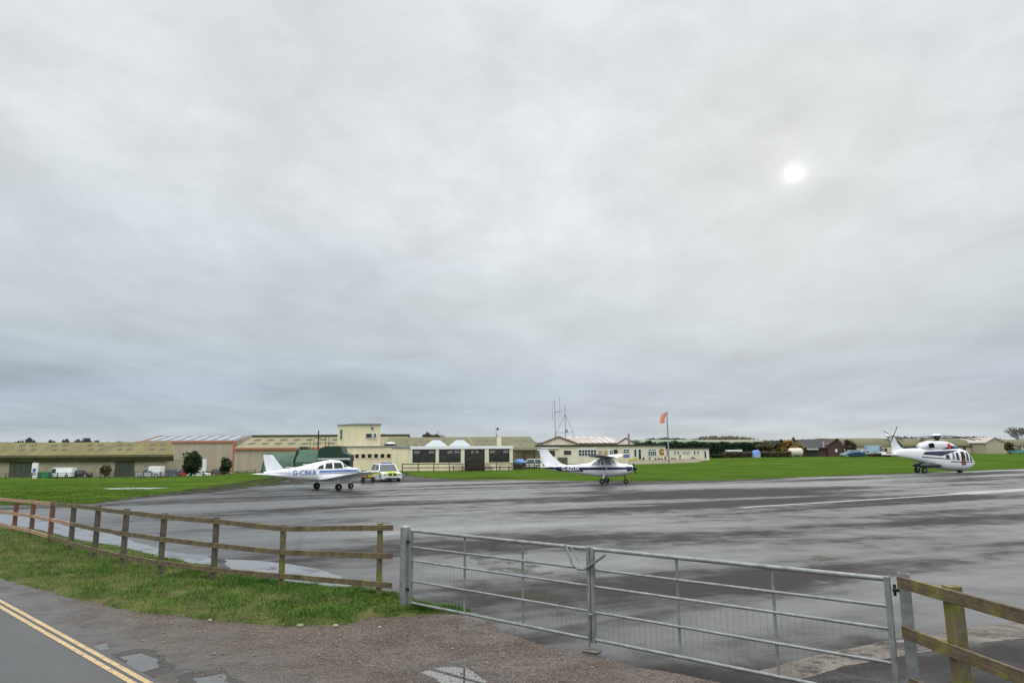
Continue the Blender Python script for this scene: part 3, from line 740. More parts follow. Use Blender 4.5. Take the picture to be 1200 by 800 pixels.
# wall built round its openings
oc = [(483.5,510.5,'w'),(514.5,540,'w'),(544.5,568,'w'),(573,597,'w')]
zw0 = B.z(541.8); zw1 = B.z(525.8); wl = MB(); prev = x0
for a, c_, k_ in oc:
    wl.box(prev, 0, 0, B.x(a), .25, zt_)
    if k_ == 'w' and a != 544.5: wl.box(B.x(a), 0, 0, B.x(c_), .25, zw0)
    wl.box(B.x(a), 0, zw1, B.x(c_), .25, zt_); prev = B.x(c_)
wl.box(prev, 0, 0, x1, .25, zt_); wl.box(x0, .25, 0, x0+.2, 11, zt_); wl.box(x1-.2, .25, 0, x1, 11, zt_); wl.box(x0+.2, 10.8, 0, x1-.2, 11, zt_)
wl.build('wall', CREAM, B.t)
MB().box(x0-.1, -.1, zt_, x1+.1, 11.1, zt_+.12).build('roof', GREY, B.t)
MB().box(B.x(481), -.16, zt_-.22, x1+.12, -.103, zt_+.2).build('fascia', WHITE, B.t)
MB().box(x0-.1, -.13, zt_-.05, B.x(480.8), -.103, zt_+.14).build('fascia', GREY, B.t)
for a, c_, k_ in oc:
    lo = zw0 if a != 544.5 else .05
    nx = {483.5:3, 514.5:3, 544.5:4, 573:3}[a]
    g_ = MB().box(B.x(a)+.02, .14, lo+.02, B.x(c_)-.02, .18, zw1-.02).build('window' if lo > .1 else 'glazed_door', GLASS, B.t)
    f = MB()
    for k in range(nx+1): xx = B.x(a)+.05+(B.x(c_)-B.x(a)-.1)*k/nx; f.box(xx-.035, .08, lo, xx+.035, .135, zw1-.01)
    f.box(B.x(a)+.09, .083, zw1-.75, B.x(c_)-.09, .132, zw1-.69); f.box(B.x(a)+.09, .083, lo+.01, B.x(c_)-.09, .132, lo+.08)
    f.build('frame', BROWNWOOD, g_)
    for q in range(nx):
        if (q*7+int(a)) % 3 != 1:
            xx = B.x(a)+.05+(B.x(c_)-B.x(a)-.1)*q/nx; MB().box(xx+.12, .10, zw1-.60, xx+(B.x(c_)-B.x(a)-.1)/nx-.12, .125, zw1-.22).build('window_sign', mat('dull_pink_grey_board',(.30,.25,.24),.7,.3,3), g_)
for a, c_ in ((480,483.3),(510.8,514.2),(540.2,544.2),(568.3,572.7),(597.3,601)):
    MB().box(B.x(a), -.1, 0, B.x(c_), -.003, zt_-.23).build('pier', mat('warm_white_render', (.74,.68,.52), .8, .05, 1), B.t)
for a, c_ in ((494.5,521.5),(523.5,550)):
    xa, xb = B.x(a), B.x(c_); xm = (xa+xb)/2; w_ = (xb-xa)/2; zb = B.z(522.5); zp = B.z(514.3)
    p_ = MB().add([(xa,2,zb),(xb,2,zb),(xb,2+2*w_,zb),(xa,2+2*w_,zb),(xm-.45,2+w_-.4,zp),(xm+.45,2+w_-.4,zp),(xm+.45,2+w_+.4,zp),(xm-.45,2+w_+.4,zp)], [(0,1,5,4),(1,2,6,5),(2,3,7,6),(3,0,4,7),(4,5,6,7),(3,2,1,0)]).build('pyramid_rooflight', CLEAR, B.t)
    f = MB(); f.box(xa-.1,1.9,zb-.25,xb+.1,2.1+2*w_,zb-.003); f.build('upstand', NAVY, p_)
    f = MB(); f.box(xm-.5,2+w_-.45,zp+.003,xm+.5,2+w_+.45,zp+.08); f.build('cap', GREY, p_)
MB().box(B.x(581.5), 3, zt_+.12, B.x(587), 3.9, B.z(511.5)).build('chimney', CREAM, B.t)
b = MB(); b.tube((B.x(580.8),2.8,zt_+.1), (B.x(580.8),2.8,B.z(499)), .05, .03, 6); b.build('weather_mast', GREY, B.t)
b = MB(); b.box(B.x(581.8),2.75,B.z(503.4),B.x(584),2.85,B.z(500.4)); b.tube((B.x(580.8),2.8,B.z(501.5)),(B.x(583.5),2.8,B.z(502.6)),.03); b.tube((B.x(581),2.8,B.z(508)),(B.x(583),3.2,B.z(512)),.04); b.build('weather_vane', DARKTRIM, B.t)
b = MB(); b.tube((B.x(545),6,B.z(510)),(B.x(555),5,B.z(523)),.05,n=5); b.build('stay_pole', TAN, B.t)
# brown fence in front of the clubhouse
Yf = 96.0
def rail_fence(label, pxa, pxb, n, Y, zt, rails, m, base=None, w=.12):
    xa, xb = X(pxa, Y), X(pxb, Y); root = thing('rail_fence', label, 'fence', (xa, Y, 0 if base is None else base)); L = xb-xa
    for k in range(n): MB().box(L*k/(n-1)-w/2, -.05, -.1, L*k/(n-1)+w/2, .05, zt).build('post', m, root)
    for z in rails: MB().box(0, -.09, z-.055, L, -.052, z+.055).build('rail', m, root)
    return root
rail_fence('dark brown two rail fence on the grass in front of the clubhouse windows', 472, 600, 8, Yf, 1.12, (1.0,.5), BROWNWOOD)
# picnic tables
def picnic(label, px, Y, rz=0):
    t = thing('picnic_table', label, 'picnic table', (X(px, Y), Y, 0), rz, 'picnic tables outside the clubhouse')
    MB().box(-.9,-.38,.70,.9,.38,.75).build('table_top', BROWNWOOD, t)
    for s_ in (-1, 1): MB().box(-.9,s_*.72-.13,.42,.9,s_*.72+.13,.46).build('bench', BROWNWOOD, t)
    for x in (-.65,.65):
        b = MB(); bar(b, (x,-.62,0),(x,-.2,.7),.09,.05); bar(b, (x,.62,0),(x,.2,.7),.09,.05); bar(b, (x,-.75,.39),(x,.75,.39),.05,.09); b.build('leg_frame', BROWNWOOD, t)
    return t
for k, (px, Y, rz) in enumerate([(537,97.8,.1),(553,97.7,1.5),(571,97.6,1.4),(591,97.8,.05)]):
    picnic(['picnic table left of the clubhouse doors behind the brown fence','picnic table directly in front of the clubhouse glazed doors','picnic table seen end on against the wall right of the doors','picnic table at the right end of the clubhouse wall'][k], px, Y, rz)
# dining canopy between the clubhouse and the hut
B = Bl('timber_shelter', 'dark open timber shelter with posts between the clubhouse and the cream hut', 'shelter', 617, 112, 0)
x0, x1 = B.x(600), B.x(634)
MB().extr([(-.1, B.z(526.5)), (3.2, B.z(523.5)), (3.2, B.z(524.2)), (-.1, B.z(527.6))], x0, x1, 0).build('roof', mat('mossy_felt_roof', (.10,.10,.06), .9, .2, 1), B.t)
for pxs in (602, 614.5, 626): MB().box(B.x(pxs)-.12, 0, -.1, B.x(pxs)+.12, .2, B.z(527)).build('post', MAROON if pxs < 605 else BROWNWOOD, B.t)
MB().box(x0+.3, 3.0, -.1, x1, 3.1, 1.2).build('back_wall', BROWNWOOD, B.t)
MB().box(x0+.3, 3.0, 1.2, x1, 3.08, B.z(525)).build('upper_back_wall', mat('pinkish_tan_panel', (.42,.34,.27), .8, .1, 1), B.t)

# ---- cars
def make_car(name, label, cat, loc, rz, L, Wd, H, paint, kind='hatch', group=None):
    t = thing(name, label, cat, loc, rz, group); hw = Wd/2; z0 = .22
    zb = H*.56 if kind != 'van' else H*.48
    def lf(poly, y_list, m, nm, par=t):
        rings = []; cx = sum(p[0] for p in poly)/len(poly); cz = sum(p[1] for p in poly)/len(poly)
        for y, k in y_list: rings.append([(cx+(p[0]-cx)*k, y, cz+(p[1]-cz)*k) for p in poly])
        return MB().loft(rings).build(nm, m, par, True)
    a = L/2
    if kind == 'van': body = [(-a,z0),(a*.98,z0),(a,z0+.25),(a*.97,zb*.82),(a*.82,zb),(-a*.99,zb),(-a,zb*.6)]
    elif kind == 'pickup': body = [(-a,z0+.05),(a*.98,z0),(a,z0+.25),(a*.97,zb*.85),(a*.55,zb),(-a*.98,zb),(-a,zb*.6)]
    else: body = [(-a*.98,z0),(a*.97,z0),(a,z0+.22),(a*.97,zb*.78),(a*.86,zb*.90),(a*.45,zb),(-a*.94,zb*1.0),(-a,zb*.72)]
    lf(body, [(-hw,.965),(-hw+.07,1),(hw-.07,1),(hw,.965)], paint, 'body')
    if kind == 'van': cab = [(a*.80,zb-.02),(a*.52,H-.04),(-a*.97,H-.02),(-a*.985,zb-.02)]
    elif kind == 'pickup': cab = [(a*.50,zb-.02),(a*.25,H-.03),(-a*.22,H-.03),(-a*.30,zb-.02)]
    elif kind == 'saloon': cab = [(a*.45,zb-.02),(a*.08,H-.04),(-a*.42,H-.04),(-a*.72,zb-.02)]
    else: cab = [(a*.44,zb-.02),(a*.12,H-.04),(-a*.80,H-.06),(-a*.95,zb-.02)]
    n4 = []
    top = hw*.80
    pl = cab; vs = [(pl[0][0],-hw+.03,pl[0][1]),(pl[1][0],-top,pl[1][1]),(pl[2][0],-top,pl[2][1]),(pl[3][0],-hw+.03,pl[3][1])]; vs += [(x,-y,z) for x, y, z in vs]
    gm = MB().add(vs, [(0,1,2,3),(7,6,5,4),(0,4,5,1),(1,5,6,2),(2,6,7,3)])
    gm.build('window_glass' if kind != 'van' else 'upper_body', CGLASS if kind != 'van' else paint, t)
    # roof and pillars
    r = MB(); rx0, rx1 = pl[2][0]-.03, pl[1][0]+.03; r.box(rx0, -top-.03, pl[1][1]-.05, rx1, top+.03, pl[1][1]+.035)
    ro = r.build('roof', paint, t, bevel=.03)
    if kind == 'van':
        g = MB(); s_ = lambda f, y: (pl[0][0]+(pl[1][0]-pl[0][0])*f+.012, y, pl[0][1]+(pl[1][1]-pl[0][1])*f)
        g.add([s_(.1,-hw*.86), s_(.1,hw*.86), s_(.88,top*.86), s_(.88,-top*.86)], [(0,1,2,3)]); g.build('windscreen', CGLASS, t)
        for sg in (-1, 1):
            g = MB(); yl = lambda z: sg*((hw-.03)+(top-hw+.03)*(z-pl[0][1])/(pl[1][1]-pl[0][1])+.012); z1, z2 = zb+.06, H-.22
            g.add([(a*.28,yl(z1),z1),(a*.72,yl(z1),z1),(a*.56,yl(z2),z2),(a*.28,yl(z2),z2)], [(0,1,2,3)]); g.build('side_window', GLASS, t)
    else:
        p = MB()
        for sg in (-1, 1):
            lo = lambda x: (x, sg*(hw-.02), pl[0][1]); hi = lambda x: (x, sg*(top+.01), pl[1][1])
            bar(p, lo(pl[0][0]), hi(pl[1][0]), .07, .07); bar(p, lo(pl[3][0]), hi(pl[2][0]), .12, .1)
            mx = (pl[1][0]+pl[2][0])/2; bar(p, lo(mx-.05), hi(mx), .07, .08)
        p.build('pillar', paint, t)
    wr = .33 if kind != 'pickup' else .38
    for x in (a*.62, -a*.62):
        for sg in (-1, 1):
            w = MB().tube((x, sg*(hw-.20), wr), (x, sg*(hw+.012), wr), wr, n=16).build('wheel', RUBBER, t, True)
            MB().tube((x, sg*(hw+.0), wr), (x, sg*(hw+.022), wr), wr*.6, n=12).build('rim', SILVER, w, True)
    for sg in (-1, 1):
        MB().box(a*.93, sg*hw*.60, zb*.66, a*1.0+.012, sg*hw*.93, zb*.84).build('headlight', CLEAR, t, bevel=.02)
        MB().box(-a-.012, sg*hw*.72, zb*.65, -a*.95, sg*hw*.94, zb*.92).build('tail_light', RED, t)
        MB().box(pl[0][0]-.25, sg*(hw+.0), zb+.03, pl[0][0]-.1, sg*(hw+.17), zb+.18).build('mirror', paint, t, bevel=.02)
    MB().box(a*.96, -hw*.75, z0, a+.02, hw*.75, z0+.16).build('bumper_intake', DARKTRIM, t)
    return t
# police 4x4 on the apron
YP = 63.0; heading = math.atan2(-.85, .42)
pp_ = W(453, 555, YP)
pc = make_car('patrol_car', 'white patrol car with lime yellow bonnet and roof light bar beside the low wing aircraft', 'car', (pp_.x-.25, YP+1.0, 0), heading, 4.8, 1.95, 1.68, WHITE)
pc.scale = (.9,.9,.92)
a = 2.4
MB().add([(a*.93,-.5,.885),(a*.60,-.6,.955),(a*.60,.6,.955),(a*.93,.5,.885)], [(0,1,2,3)]).build('bonnet_marking', HIVIS, pc)
MB().box(a*.985,-.55,.55,a+.022,.55,.82).build('front_marking', HIVIS, pc, bevel=.02)
for sg in (-1, 1): MB().box(a+.0, sg*.06, .58, a+.05, sg*.42, .78).build('grille', DARKTRIM, pc, bevel=.04)
MB().box(.0,-.55,1.70,.28,.55,1.82).build('light_bar', mat('blue_beacon_plastic', (.03,.07,.35), .3, .1, 2), pc, bevel=.03)
for sg in (-1, 1):
    MB().box(-2.0, sg*.985, .62, 1.6, sg*.972, .88).build('side_stripe', HIVIS, pc)
    MB().box(a*.9, sg*.68, .28, a+.02, sg*.9, .42).build('fog_lamp', SILVER, pc, bevel=.02)
# equipment trolley
pt = W(431.5, 552, 60.5)
t = thing('equipment_trolley', 'small trolley loaded with yellow and brown boxes behind the low wing aircraft nose', 'trolley', (pt.x, 60.5, 0), .2)
MB().box(-.6,-.35,.38,.6,.35,.46).build('deck', BROWNWOOD, t)
for x in (-.42,.42):
    for sg in (-1,1): MB().tube((x,sg*.33,.19),(x,sg*.41,.19),.19,n=12).build('wheel', RUBBER, t, True)
b = MB(); b.path([(.6,0,.42),(.95,0,.55),(.98,0,1.0)],.02); b.build('handle', DMETAL, t)
for k, (x, c_, h) in enumerate([(-.32, mat('orange_brown_box', (.35,.18,.07), .7, .2, 4), .42), (.22, mat('dull_yellow_box', (.50,.38,.06), .6, .1, 4), .62)]):
    o = MB().box(-.22,-.25,0,.22,.25,h).build('box', c_, None, bevel=.02); o.location = (pt.x+math.cos(.2)*x, 60.5+math.sin(.2)*x, .462); o.rotation_euler.z = .2
    tag(o, ['orange brown box on the left of the small trolley','taller dull yellow box on the right of the small trolley'][k], 'box')

# vehicles by the left hangar
cars = [('van','white van parked in front of the pale hangar wall left of the brown bush',75,137,math.pi,4.9,1.9,2.0,WHITE,'van'),
        ('car','dark grey car parked behind the fence right of the white van',97,138,.1,4.0,1.75,1.45,DMETAL,'hatch'),
        ('pickup_truck','silver white pickup with a tall rear canopy beside the hangar end',178,134,math.pi,5.0,1.85,1.75,SILVER,'pickup'),
        ('car','dark blue grey car tucked behind the pickup',201,138,math.pi,4.2,1.75,1.6,mat('slate_blue_paint',(.10,.14,.20),.4,.1,2),'hatch'),
        ('car','white saloon low behind the fence right of the round tree',235,136,0,4.3,1.7,1.4,WHITE,'saloon'),
        ('car','red car partly hidden under the round tree',222,139,0,4.0,1.7,1.4,RED,'hatch'),
        ('car','dark red car by the small round bush below the orange corner trim',262,141,.0,4.2,1.7,1.5,MAROON,'hatch'),
        ('car','white car under the timber shelter next to the cream hut',621,109,math.pi,4.0,1.7,1.5,WHITE,'hatch')]
for nm, lab, px, Y, rz, L_, w_, h_, pm_, kd in cars:
    x_ = X(px, Y); make_car(nm, lab, 'van' if kd == 'van' else ('pickup' if kd == 'pickup' else 'car'), (x_, Y, hz(x_, Y)), rz, L_, w_, h_, pm_, kd, None)
pk = X(178,134)
o = MB().box(-1.1,-.82,.95,1.2,.82,2.15).build('canopy', WHITE, None, bevel=.08); o.location = (0,0,0)
for r_ in [q for q in COL.objects if q.name.startswith('pickup_truck')]: o.parent = r_; o.location = (-1.2,0,0)
# green bin and white cabinet
xb = X(54.5,135); t = thing('skip', 'bright green waste container between the two hangar doors', 'container', (xb,135,hz(xb,135)))
MB().extr([(-1.0,.1),(1.0,.1),(1.15,1.15),(-1.15,1.15)], -.6, .6).build('container_body', mat('bright_green_paint',(.02,.22,.10),.5,.1,2), t); MB().box(-1.2,-.65,1.15,1.2,.65,1.22).build('lid', mat('bright_green_paint',(.02,.22,.10)), t)
xb = X(43,134); t = thing('notice_cabinet', 'white upright notice board beside the big green hangar door', 'sign', (xb,134,hz(xb,134)))
MB().box(-.55,-.15,0,.55,.15,2.9).build('cabinet_body', WHITE, t, bevel=.04); MB().box(-.32,-.17,1.2,.32,-.153,1.9).build('poster', BLUE, t); MB().box(-.42,-.17,.75,.42,-.153,.92).build('red_band', ORANGE, t)
# stock fence along the left car park
def simple_fence(label, pxa, pxb, Y, h, n, m):
    xa, xb = X(pxa, Y), X(pxb, Y); root = thing('paddock_fence', label, 'fence', (xa, Y, 0))
    for k in range(n):
        x_ = (xb-xa)*k/(n-1); z_ = hz(xa+x_, Y); MB().box(x_-.07, -.06, z_-.2, x_+.07, .06, z_+h).build('post', m, root)
    for zz in (.35, .7, 1.05):
        b = MB()
        for k in range(n-1):
            x_ = (xb-xa)*k/(n-1); x2 = (xb-xa)*(k+1)/(n-1); bar(b, (x_,-.08,hz(xa+x_,Y)+zz), (x2,-.08,hz(xa+x2,Y)+zz), .03, .07)
        b.build('rail', m, root)
simple_fence('weathered dark fence running in front of the left hangars and parked cars', -30, 300, 131, 1.15, 34, mat('dark_weathered_fence', (.09,.065,.055), .85, .2, 2))
# trees there
tree('round_tree', 'dark round clipped evergreen tree in front of the tan warehouse', 226, 130, 528, 552, 24, L_DARK, 6000, .15, .10, 3, clumps=70)
tree('round_bush', 'smaller dark round bush near the orange corner trim of the warehouse', 264.5, 132, 535.5, 552, 14, L_DARK, 1500, .18, .12, 5, clumps=26)
tree('brown_bush', 'brown green bush against the hangar wall left of the second green door', 125, 139, 540.5, 557, 17, L_MIX, 1500, .16, .08, 9, cat='bush', clumps=22)
for k, (px, yt, w_) in enumerate([(27,513.8,17),(38,516.5,9),(100,514.2,15),(60,517,12),(76,516.8,10),(88,517,12),(112,517,9),(128,517,12),(140,516.4,11),(152,517,7)]):
    tree('distant_tree', ['bare rounded dark tree above the left hangar roof, leftmost and broadest','small tree just right of the broad tree over the hangar roof','second broad dark tree top rising over the middle of the left hangar roof','low far tree over the hangar roof left of the middle pair','low far tree over the hangar roof above the white van','low far tree just left of the second broad tree','small far tree right of the second broad tree','low far tree over the hangar roof above the brown bush','far tree top over the second green door','small far tree against the warehouse roof slope'][k], px, 420, yt-2.2, 530, w_*1.25, L_FAR, 1600, .6, .2, 30+k, group='trees beyond the hangars', base=-2)

# green nissen huts
B = Bl('nissen_hut', 'rounded weathered green corrugated hut behind the low wing aircraft tail', 'hut', 327, 84, 0)
x0, x1 = B.x(309), B.x(349); rT = B.z(530.5)
pr_ = [(math.cos(math.pi*k/14)*rT*1.05+rT, math.sin(math.pi*k/14)*rT) for k in range(15)]
b = MB(); b.extr(pr_, x0, x1, 0); b.build('curved_roof', MIDGREEN, B.t, True)
pr_ = [(math.cos(math.pi*k/14)*rT*1.07+rT, math.sin(math.pi*k/14)*rT*1.02) for k in range(15)]
MB().extr(pr_, x0-.16, x0-.003, 0).build('end_wall', DKGREEN, B.t); MB().extr(pr_, x1+.003, x1+.4, 0).build('end_wall', DKGREEN, B.t)
b = MB()
for k in range(1, 14): xx = x0+(x1-x0)*k/14; b.extr([(rT+(math.cos(math.pi*q/14)*rT*1.05)*1.01, math.sin(math.pi*q/14)*rT*1.01) for q in range(15)], xx-.03, xx+.03, 0)
b.build('corrugation', MIDGREEN, B.t, True)
B = Bl('green_shed', 'big dark green shed with a gambrel roof and a white bar over its open front', 'shed', 380, 81, 0)
x0, xm, x1 = B.x(345), B.x(372), B.x(409); zt_ = B.z(523.5)
# left wing with sloping weathered roof, right the dark gable
b = MB(); b.extr([(0,0),(0,B.z(541)),(1.2,B.z(526.5)),(6,B.z(526.5)),(6,0)], x0+.15, xm, 0); b.build('side_wing', MIDGREEN, B.t)
MB().extr([(x0+.14,0),(x0-.3,B.z(540)),(x0+.13,B.z(526))], .5, 5).build('wing_end', DKGREEN, B.t)
gp_ = [(xm,B.z(541)),(xm+.1,B.z(527)),(B.x(381),B.z(522.6)),(B.x(399),B.z(522.4)),(B.x(401.5),B.z(530)),(x1,B.z(533)),(x1,B.z(541))]
b = MB(); b.extr(gp_, -.1, 2.6); b.build('gambrel_body', DKGREEN, B.t)
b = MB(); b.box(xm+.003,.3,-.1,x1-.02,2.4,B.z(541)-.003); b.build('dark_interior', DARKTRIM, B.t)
for px_ in (372.6, 411): MB().box(B.x(px_)-.1,-.1,-.1,B.x(px_)+.1,.28,B.z(541)-.004).build('corner_post', DKGREEN, B.t)
MB().box(B.x(373),-.2,B.z(538.6),B.x(411),-.104,B.z(536.6)).build('white_bar', mat('dull_white_board',(.55,.56,.5),.6,.1,2), B.t)
MB().box(B.x(343),2.5,B.z(530),B.x(350),4,B.z(522.8)).build('roof_box', DKGREEN, B.t)
o = MB().box(-.45,-.3,0,.45,.3,1.0).build('storage_box', mat('light_grey_box',(.5,.5,.45),.6,.1,3), bevel=.05); o.location = (X(340.5,80),80,0); tag(o, 'pale grey box standing between the two green huts', 'box')
o = MB().box(-.4,-.3,0,.4,.3,1.35).build('storage_box', mat('light_grey_box',(.5,.5,.45)), bevel=.05); o.location = (X(360,79.5),79.5,0); tag(o, 'pale grey cabinet against the left wing of the green shed', 'cabinet')
# masts behind the shed
for k, (px, yt, r_) in enumerate([(372.5,504,.16),(363,512,.07),(381,511,.08),(385,511.5,.08),(367.5,513,.06)]):
    x_ = X(px, 120); t = thing('mast', ['tallest dark pole standing behind the green shed','thin pole left of the tallest dark pole','rusty pole just right of the tallest dark pole','second rusty pole nearest the cream tower','thin pole directly beside the tallest dark pole on its left'][k], 'pole', (x_,120,hz(x_,120)))
    zt_ = Z(yt,120,px)-hz(x_,120); MB().tube((0,0,0),(0,0,zt_),r_,r_*.6,8).build('shaft', DMETAL if k in (0,) else BROWNWOOD, t)
    b = MB(); b.tube((-.5,0,zt_*.8),(.5,0,zt_*.8),r_*.4); b.build('cross_arm', BROWNWOOD, t)

# long flat-roofed hut
YH = 148
B = Bl('flat_roofed_hut', 'long pale cream flat roofed hut with varied windows behind the high wing aircraft', 'hut', 730, YH, 0)
xa, xb, xc = B.x(629), B.x(780), B.x(831.5); zt_ = B.z(522.4); zt2 = B.z(525.4,805)
MB().box(xa, 0, -.2, xb, 8, zt_).build('wall', CREAM2, B.t)
MB().box(xb+.01, .4, -.2, xc, 8, zt2).build('wall', CREAM2, B.t)
MB().box(xa-.2, -.3, zt_, xb+.1, 8.1, zt_+.32).build('roof', DARKTRIM, B.t)
MB().box(xb+.11, .15, zt2, xc+.15, 8.1, zt2+.2).build('roof', BARNROOF, B.t)
MB().box(xa-.3, -.34, zt_-.45, B.x(655), -.01, zt_-.28).build('awning_edge', WHITE, B.t)
def win(a, c_, t0, t1, nx=1, nz=1, fr=WHITE, gl_=GLASS, y=-.02, nm='window'):
    return window(B.t, B.x(a), B.x(c_), B.z(t1,(a+c_)/2), B.z(t0,(a+c_)/2), y, nx, nz, fr, gl_, .09, nm)
win(660.5,669.5,527.5,532.8,1,1,CREAM2); win(644,650,528,534,1,1,DARKTRIM)
win(678,699,526.8,533.8,6,2); MB().box(B.x(677),-.09,B.z(526.2),B.x(700),-.06,B.z(524.6)).build('blind', WHITE, B.t)
BOARD = mat('patterned_tan_board',(.42,.33,.20),.7,.35,2.5)
for a in (701.5,707.5): MB().box(B.x(a),-.06,B.z(534.5),B.x(a+4.5),-.005,B.z(527.5)).build('noticeboard', BOARD, B.t)
win(714.5,718.5,526.8,533.5,2,1,WHITE,BLUEGLASS); win(719.5,723.5,526.8,533.5,1,1,NAVY)
win(730.5,737.2,526,530.6,2,2); MB().box(B.x(730.3),-.06,B.z(535.6),B.x(737.6),-.01,B.z(532.6)).build('sign', BLUE, B.t)
win(743,746,526,535.2,1,1,WHITE,GLASS,-.02,'door'); win(748,751.4,526,538.3,1,1,WHITE,GLASS,-.02,'door')
win(759.5,769,528.3,534,4,1,WHITE,mat('green_grey_glass',(.05,.10,.10),.2,.2,1)); win(760,768.4,526,527.9,2,1,WHITE,CGLASS)
# yellow board with a black C
cb = MB().box(B.x(773.2),-.06,B.z(533.2),B.x(777.6),-.01,B.z(526.2)).build('sign_board', mat('orange_yellow_board',(.55,.30,.07),.6,.05,2), B.t)
def text_mesh(s, size):
    cu = bpy.data.curves.new('txt','FONT'); cu.body = s; cu.size = size; cu.align_x = 'CENTER'; cu.align_y = 'CENTER'; cu.resolution_u = 3; cu.offset = size*.018
    o = bpy.data.objects.new('txt', cu); COL.objects.link(o); dg = bpy.context.evaluated_depsgraph_get(); dg.update()
    me = bpy.data.meshes.new_from_object(o.evaluated_get(dg)); vs = [v.co.copy() for v in me.vertices]; fs = [tuple(p.vertices) for p in me.polygons]
    bpy.data.objects.remove(o); bpy.data.curves.remove(cu); bpy.data.meshes.remove(me); return vs, fs
vs, fs = text_mesh('C', 1.55); cx, cz = B.x(775.4), B.z(529.7)
MB().add([(cx+v.x, -.066, cz+v.y) for v in vs], fs).build('letter', DARKTRIM, cb)
win(782,784.3,527,533.6,1,1,CREAM2,GLASS,.38); 
for a in (790.6,794.2,813.5,817.6): win(a,a+2.1,528,532.2,1,1,WHITE,GLASS,.38)
sg_ = MB().box(B.x(800.2),.33,B.z(531.6,805),B.x(809.2),.39,B.z(528.6,805)).build('name_board', mat('light_grey_board',(.48,.50,.50),.6,.05,2), B.t)
MB().box(B.x(801.2),.32,B.z(530.5,805),B.x(808),.328,B.z(529.8,805)).build('faded_strip', GREY, sg_)
d_ = window(B.t, B.x(825.6), B.x(828.2), B.z(537,828), B.z(528.3,828), .38, 1,1, WHITE, NAVY, .1, 'door')
MB().tube((B.x(741),4,zt_+.3),(B.x(741),4,B.z(507.5)),.22,n=10).build('flue_pipe', GREY, B.t, True)
# terrace wall
Yt = 141; xa = X(738,Yt); xb = X(820,Yt)
t = thing('terrace_wall', 'low pinkish cream block wall in front of the right half of the long hut', 'wall', (xa,Yt,0)); 
b = MB(); b.extr([(0,-.2),(xb-xa,-.2),(xb-xa,Z(537.6,Yt,820)),(0,Z(539.2,Yt,740))], 0, .25); b.build('wall_face', PINKC, t); 
b = MB(); bar(b,(0,.125,Z(539.2,Yt,740)+.035),(xb-xa,.125,Z(537.6,Yt,820)+.035),.35,.06); b.build('coping', mat('pale_coping',(.66,.58,.50),.8,.06,1), t)
# planters, stools and chairs on the terrace
def terrace_item(kind, label, px, yb, h, w):
    Y = 144; x_ = X(px,Y); z_ = Z(yb,Y,px); t = thing(kind, label, kind.replace('_',' '), (x_,Y,z_-.02))
    if kind == 'planter':
        MB().extr([(-w*.8,0),(w*.8,0),(w,h*.45),(-w,h*.45)],-w,w).build('pot', MAROON, t); crown('foliage',(0,0,h*.75),(w*1.2,w,h*.4),160,.08,L_DARK,t,int(px),6)
    else:
        MB().box(-w,-w,h*.5,w,w,h*.56).build('seat', BROWNWOOD, t); MB().box(-w,w*.9,h*.56,w,w,h).build('backrest', BROWNWOOD, t)
        for a in (-1,1):
            for c in (-1,1): MB().box(a*w*.9-.03,c*w*.85-.03,0,a*w*.9+.03,c*w*.85+.03,h*.5).build('leg', BROWNWOOD, t)
for k_, lab, px, yb, h, w in [('planter','dark planter beside the double doors of the hut',753.5,540,.7,.28),('planter','slim planter below the large hut window',761,540,.8,.14),('garden_chair','left garden chair on the terrace under the letter C board',768,540,.6,.2),('garden_chair','middle garden chair on the terrace under the letter C board',772,540,.65,.22),('garden_chair','right garden chair on the terrace under the letter C board',775.5,540,.6,.2),('planter','tall thin planter on the terrace where the hut roof steps down',779.3,540,1.1,.16),('garden_chair','garden chair just right of the windsock pole',787.5,539.4,.6,.2),('garden_chair','second garden chair right of the windsock pole',790.5,539.4,.55,.2),('planter','tall planter between the two pairs of small hut windows',796.8,539,1.1,.17),('planter','bushy planter below the right pair of small windows, left one',811,538.8,.7,.2),('planter','bushy planter below the right pair of small windows, right one',813.8,538.8,.6,.2)]:
    terrace_item(k_, lab, px, yb, h, w)
x_ = X(742,143.2); t = thing('yellow_grit_bin', 'yellow grit bin beside the hut double doors', 'grit bin', (x_,143.2,.2))
MB().extr([(-.9,0),(.9,0),(1.0,.75),(-1.0,.75)],-.4,.4).build('bin_body', YELLOW, t, bevel=.04); MB().extr([(-1.05,.75),(1.05,.75),(.85,.98),(-.85,.98)],-.45,.45).build('lid', YELLOW, t)
# gabled hall behind the hut
B = Bl('gabled_hall', 'hall with a pale pinkish roof and maroon edged gables rising behind the long hut', 'building', 690, 160, 0)
xl, xp, xr, xe = B.x(634), B.x(655), B.x(675), B.x(727); ze = B.z(519.5); zp = B.z(511.8); zs = B.z(518.3)
b = MB(); b.extr([(xl,-.2),(xr,-.2),(xr,ze),(xp,zp),(xl,ze)], 0, .3); b.build('gable_wall', CREAM2, B.t)
MB().box(xl+.1,.31,-.2,xe,14,ze).build('wall', CREAM2, B.t)
b = MB(); b.add([(xp,0.0,zp+.1),(xr,-.2,ze+.1),(xe+4,-.2,zs),(xe-1,6,zp+.2),(xp,6,zp+.3)],[(0,1,2,3,4)])
b = MB(); xpk = B.x(722)
b.add([(xp,-.25,zp+.05),(xr+.5,-.25,ze+.05),(xe,-.25,ze+.05),(xpk,7,zp+.05),(xp+1,7,zp+.2),(xp,-.25,zp-.15),(xr+.5,-.25,ze-.15),(xe,-.25,ze-.15),(xpk,7,zp-.15),(xp+1,7,zp)],[(0,1,2,3,4),(9,8,7,6,5),(0,5,6,1),(1,6,7,2),(2,7,8,3),(3,8,9,4),(4,9,5,0)]); b.build('roof', PALEROOF, B.t)
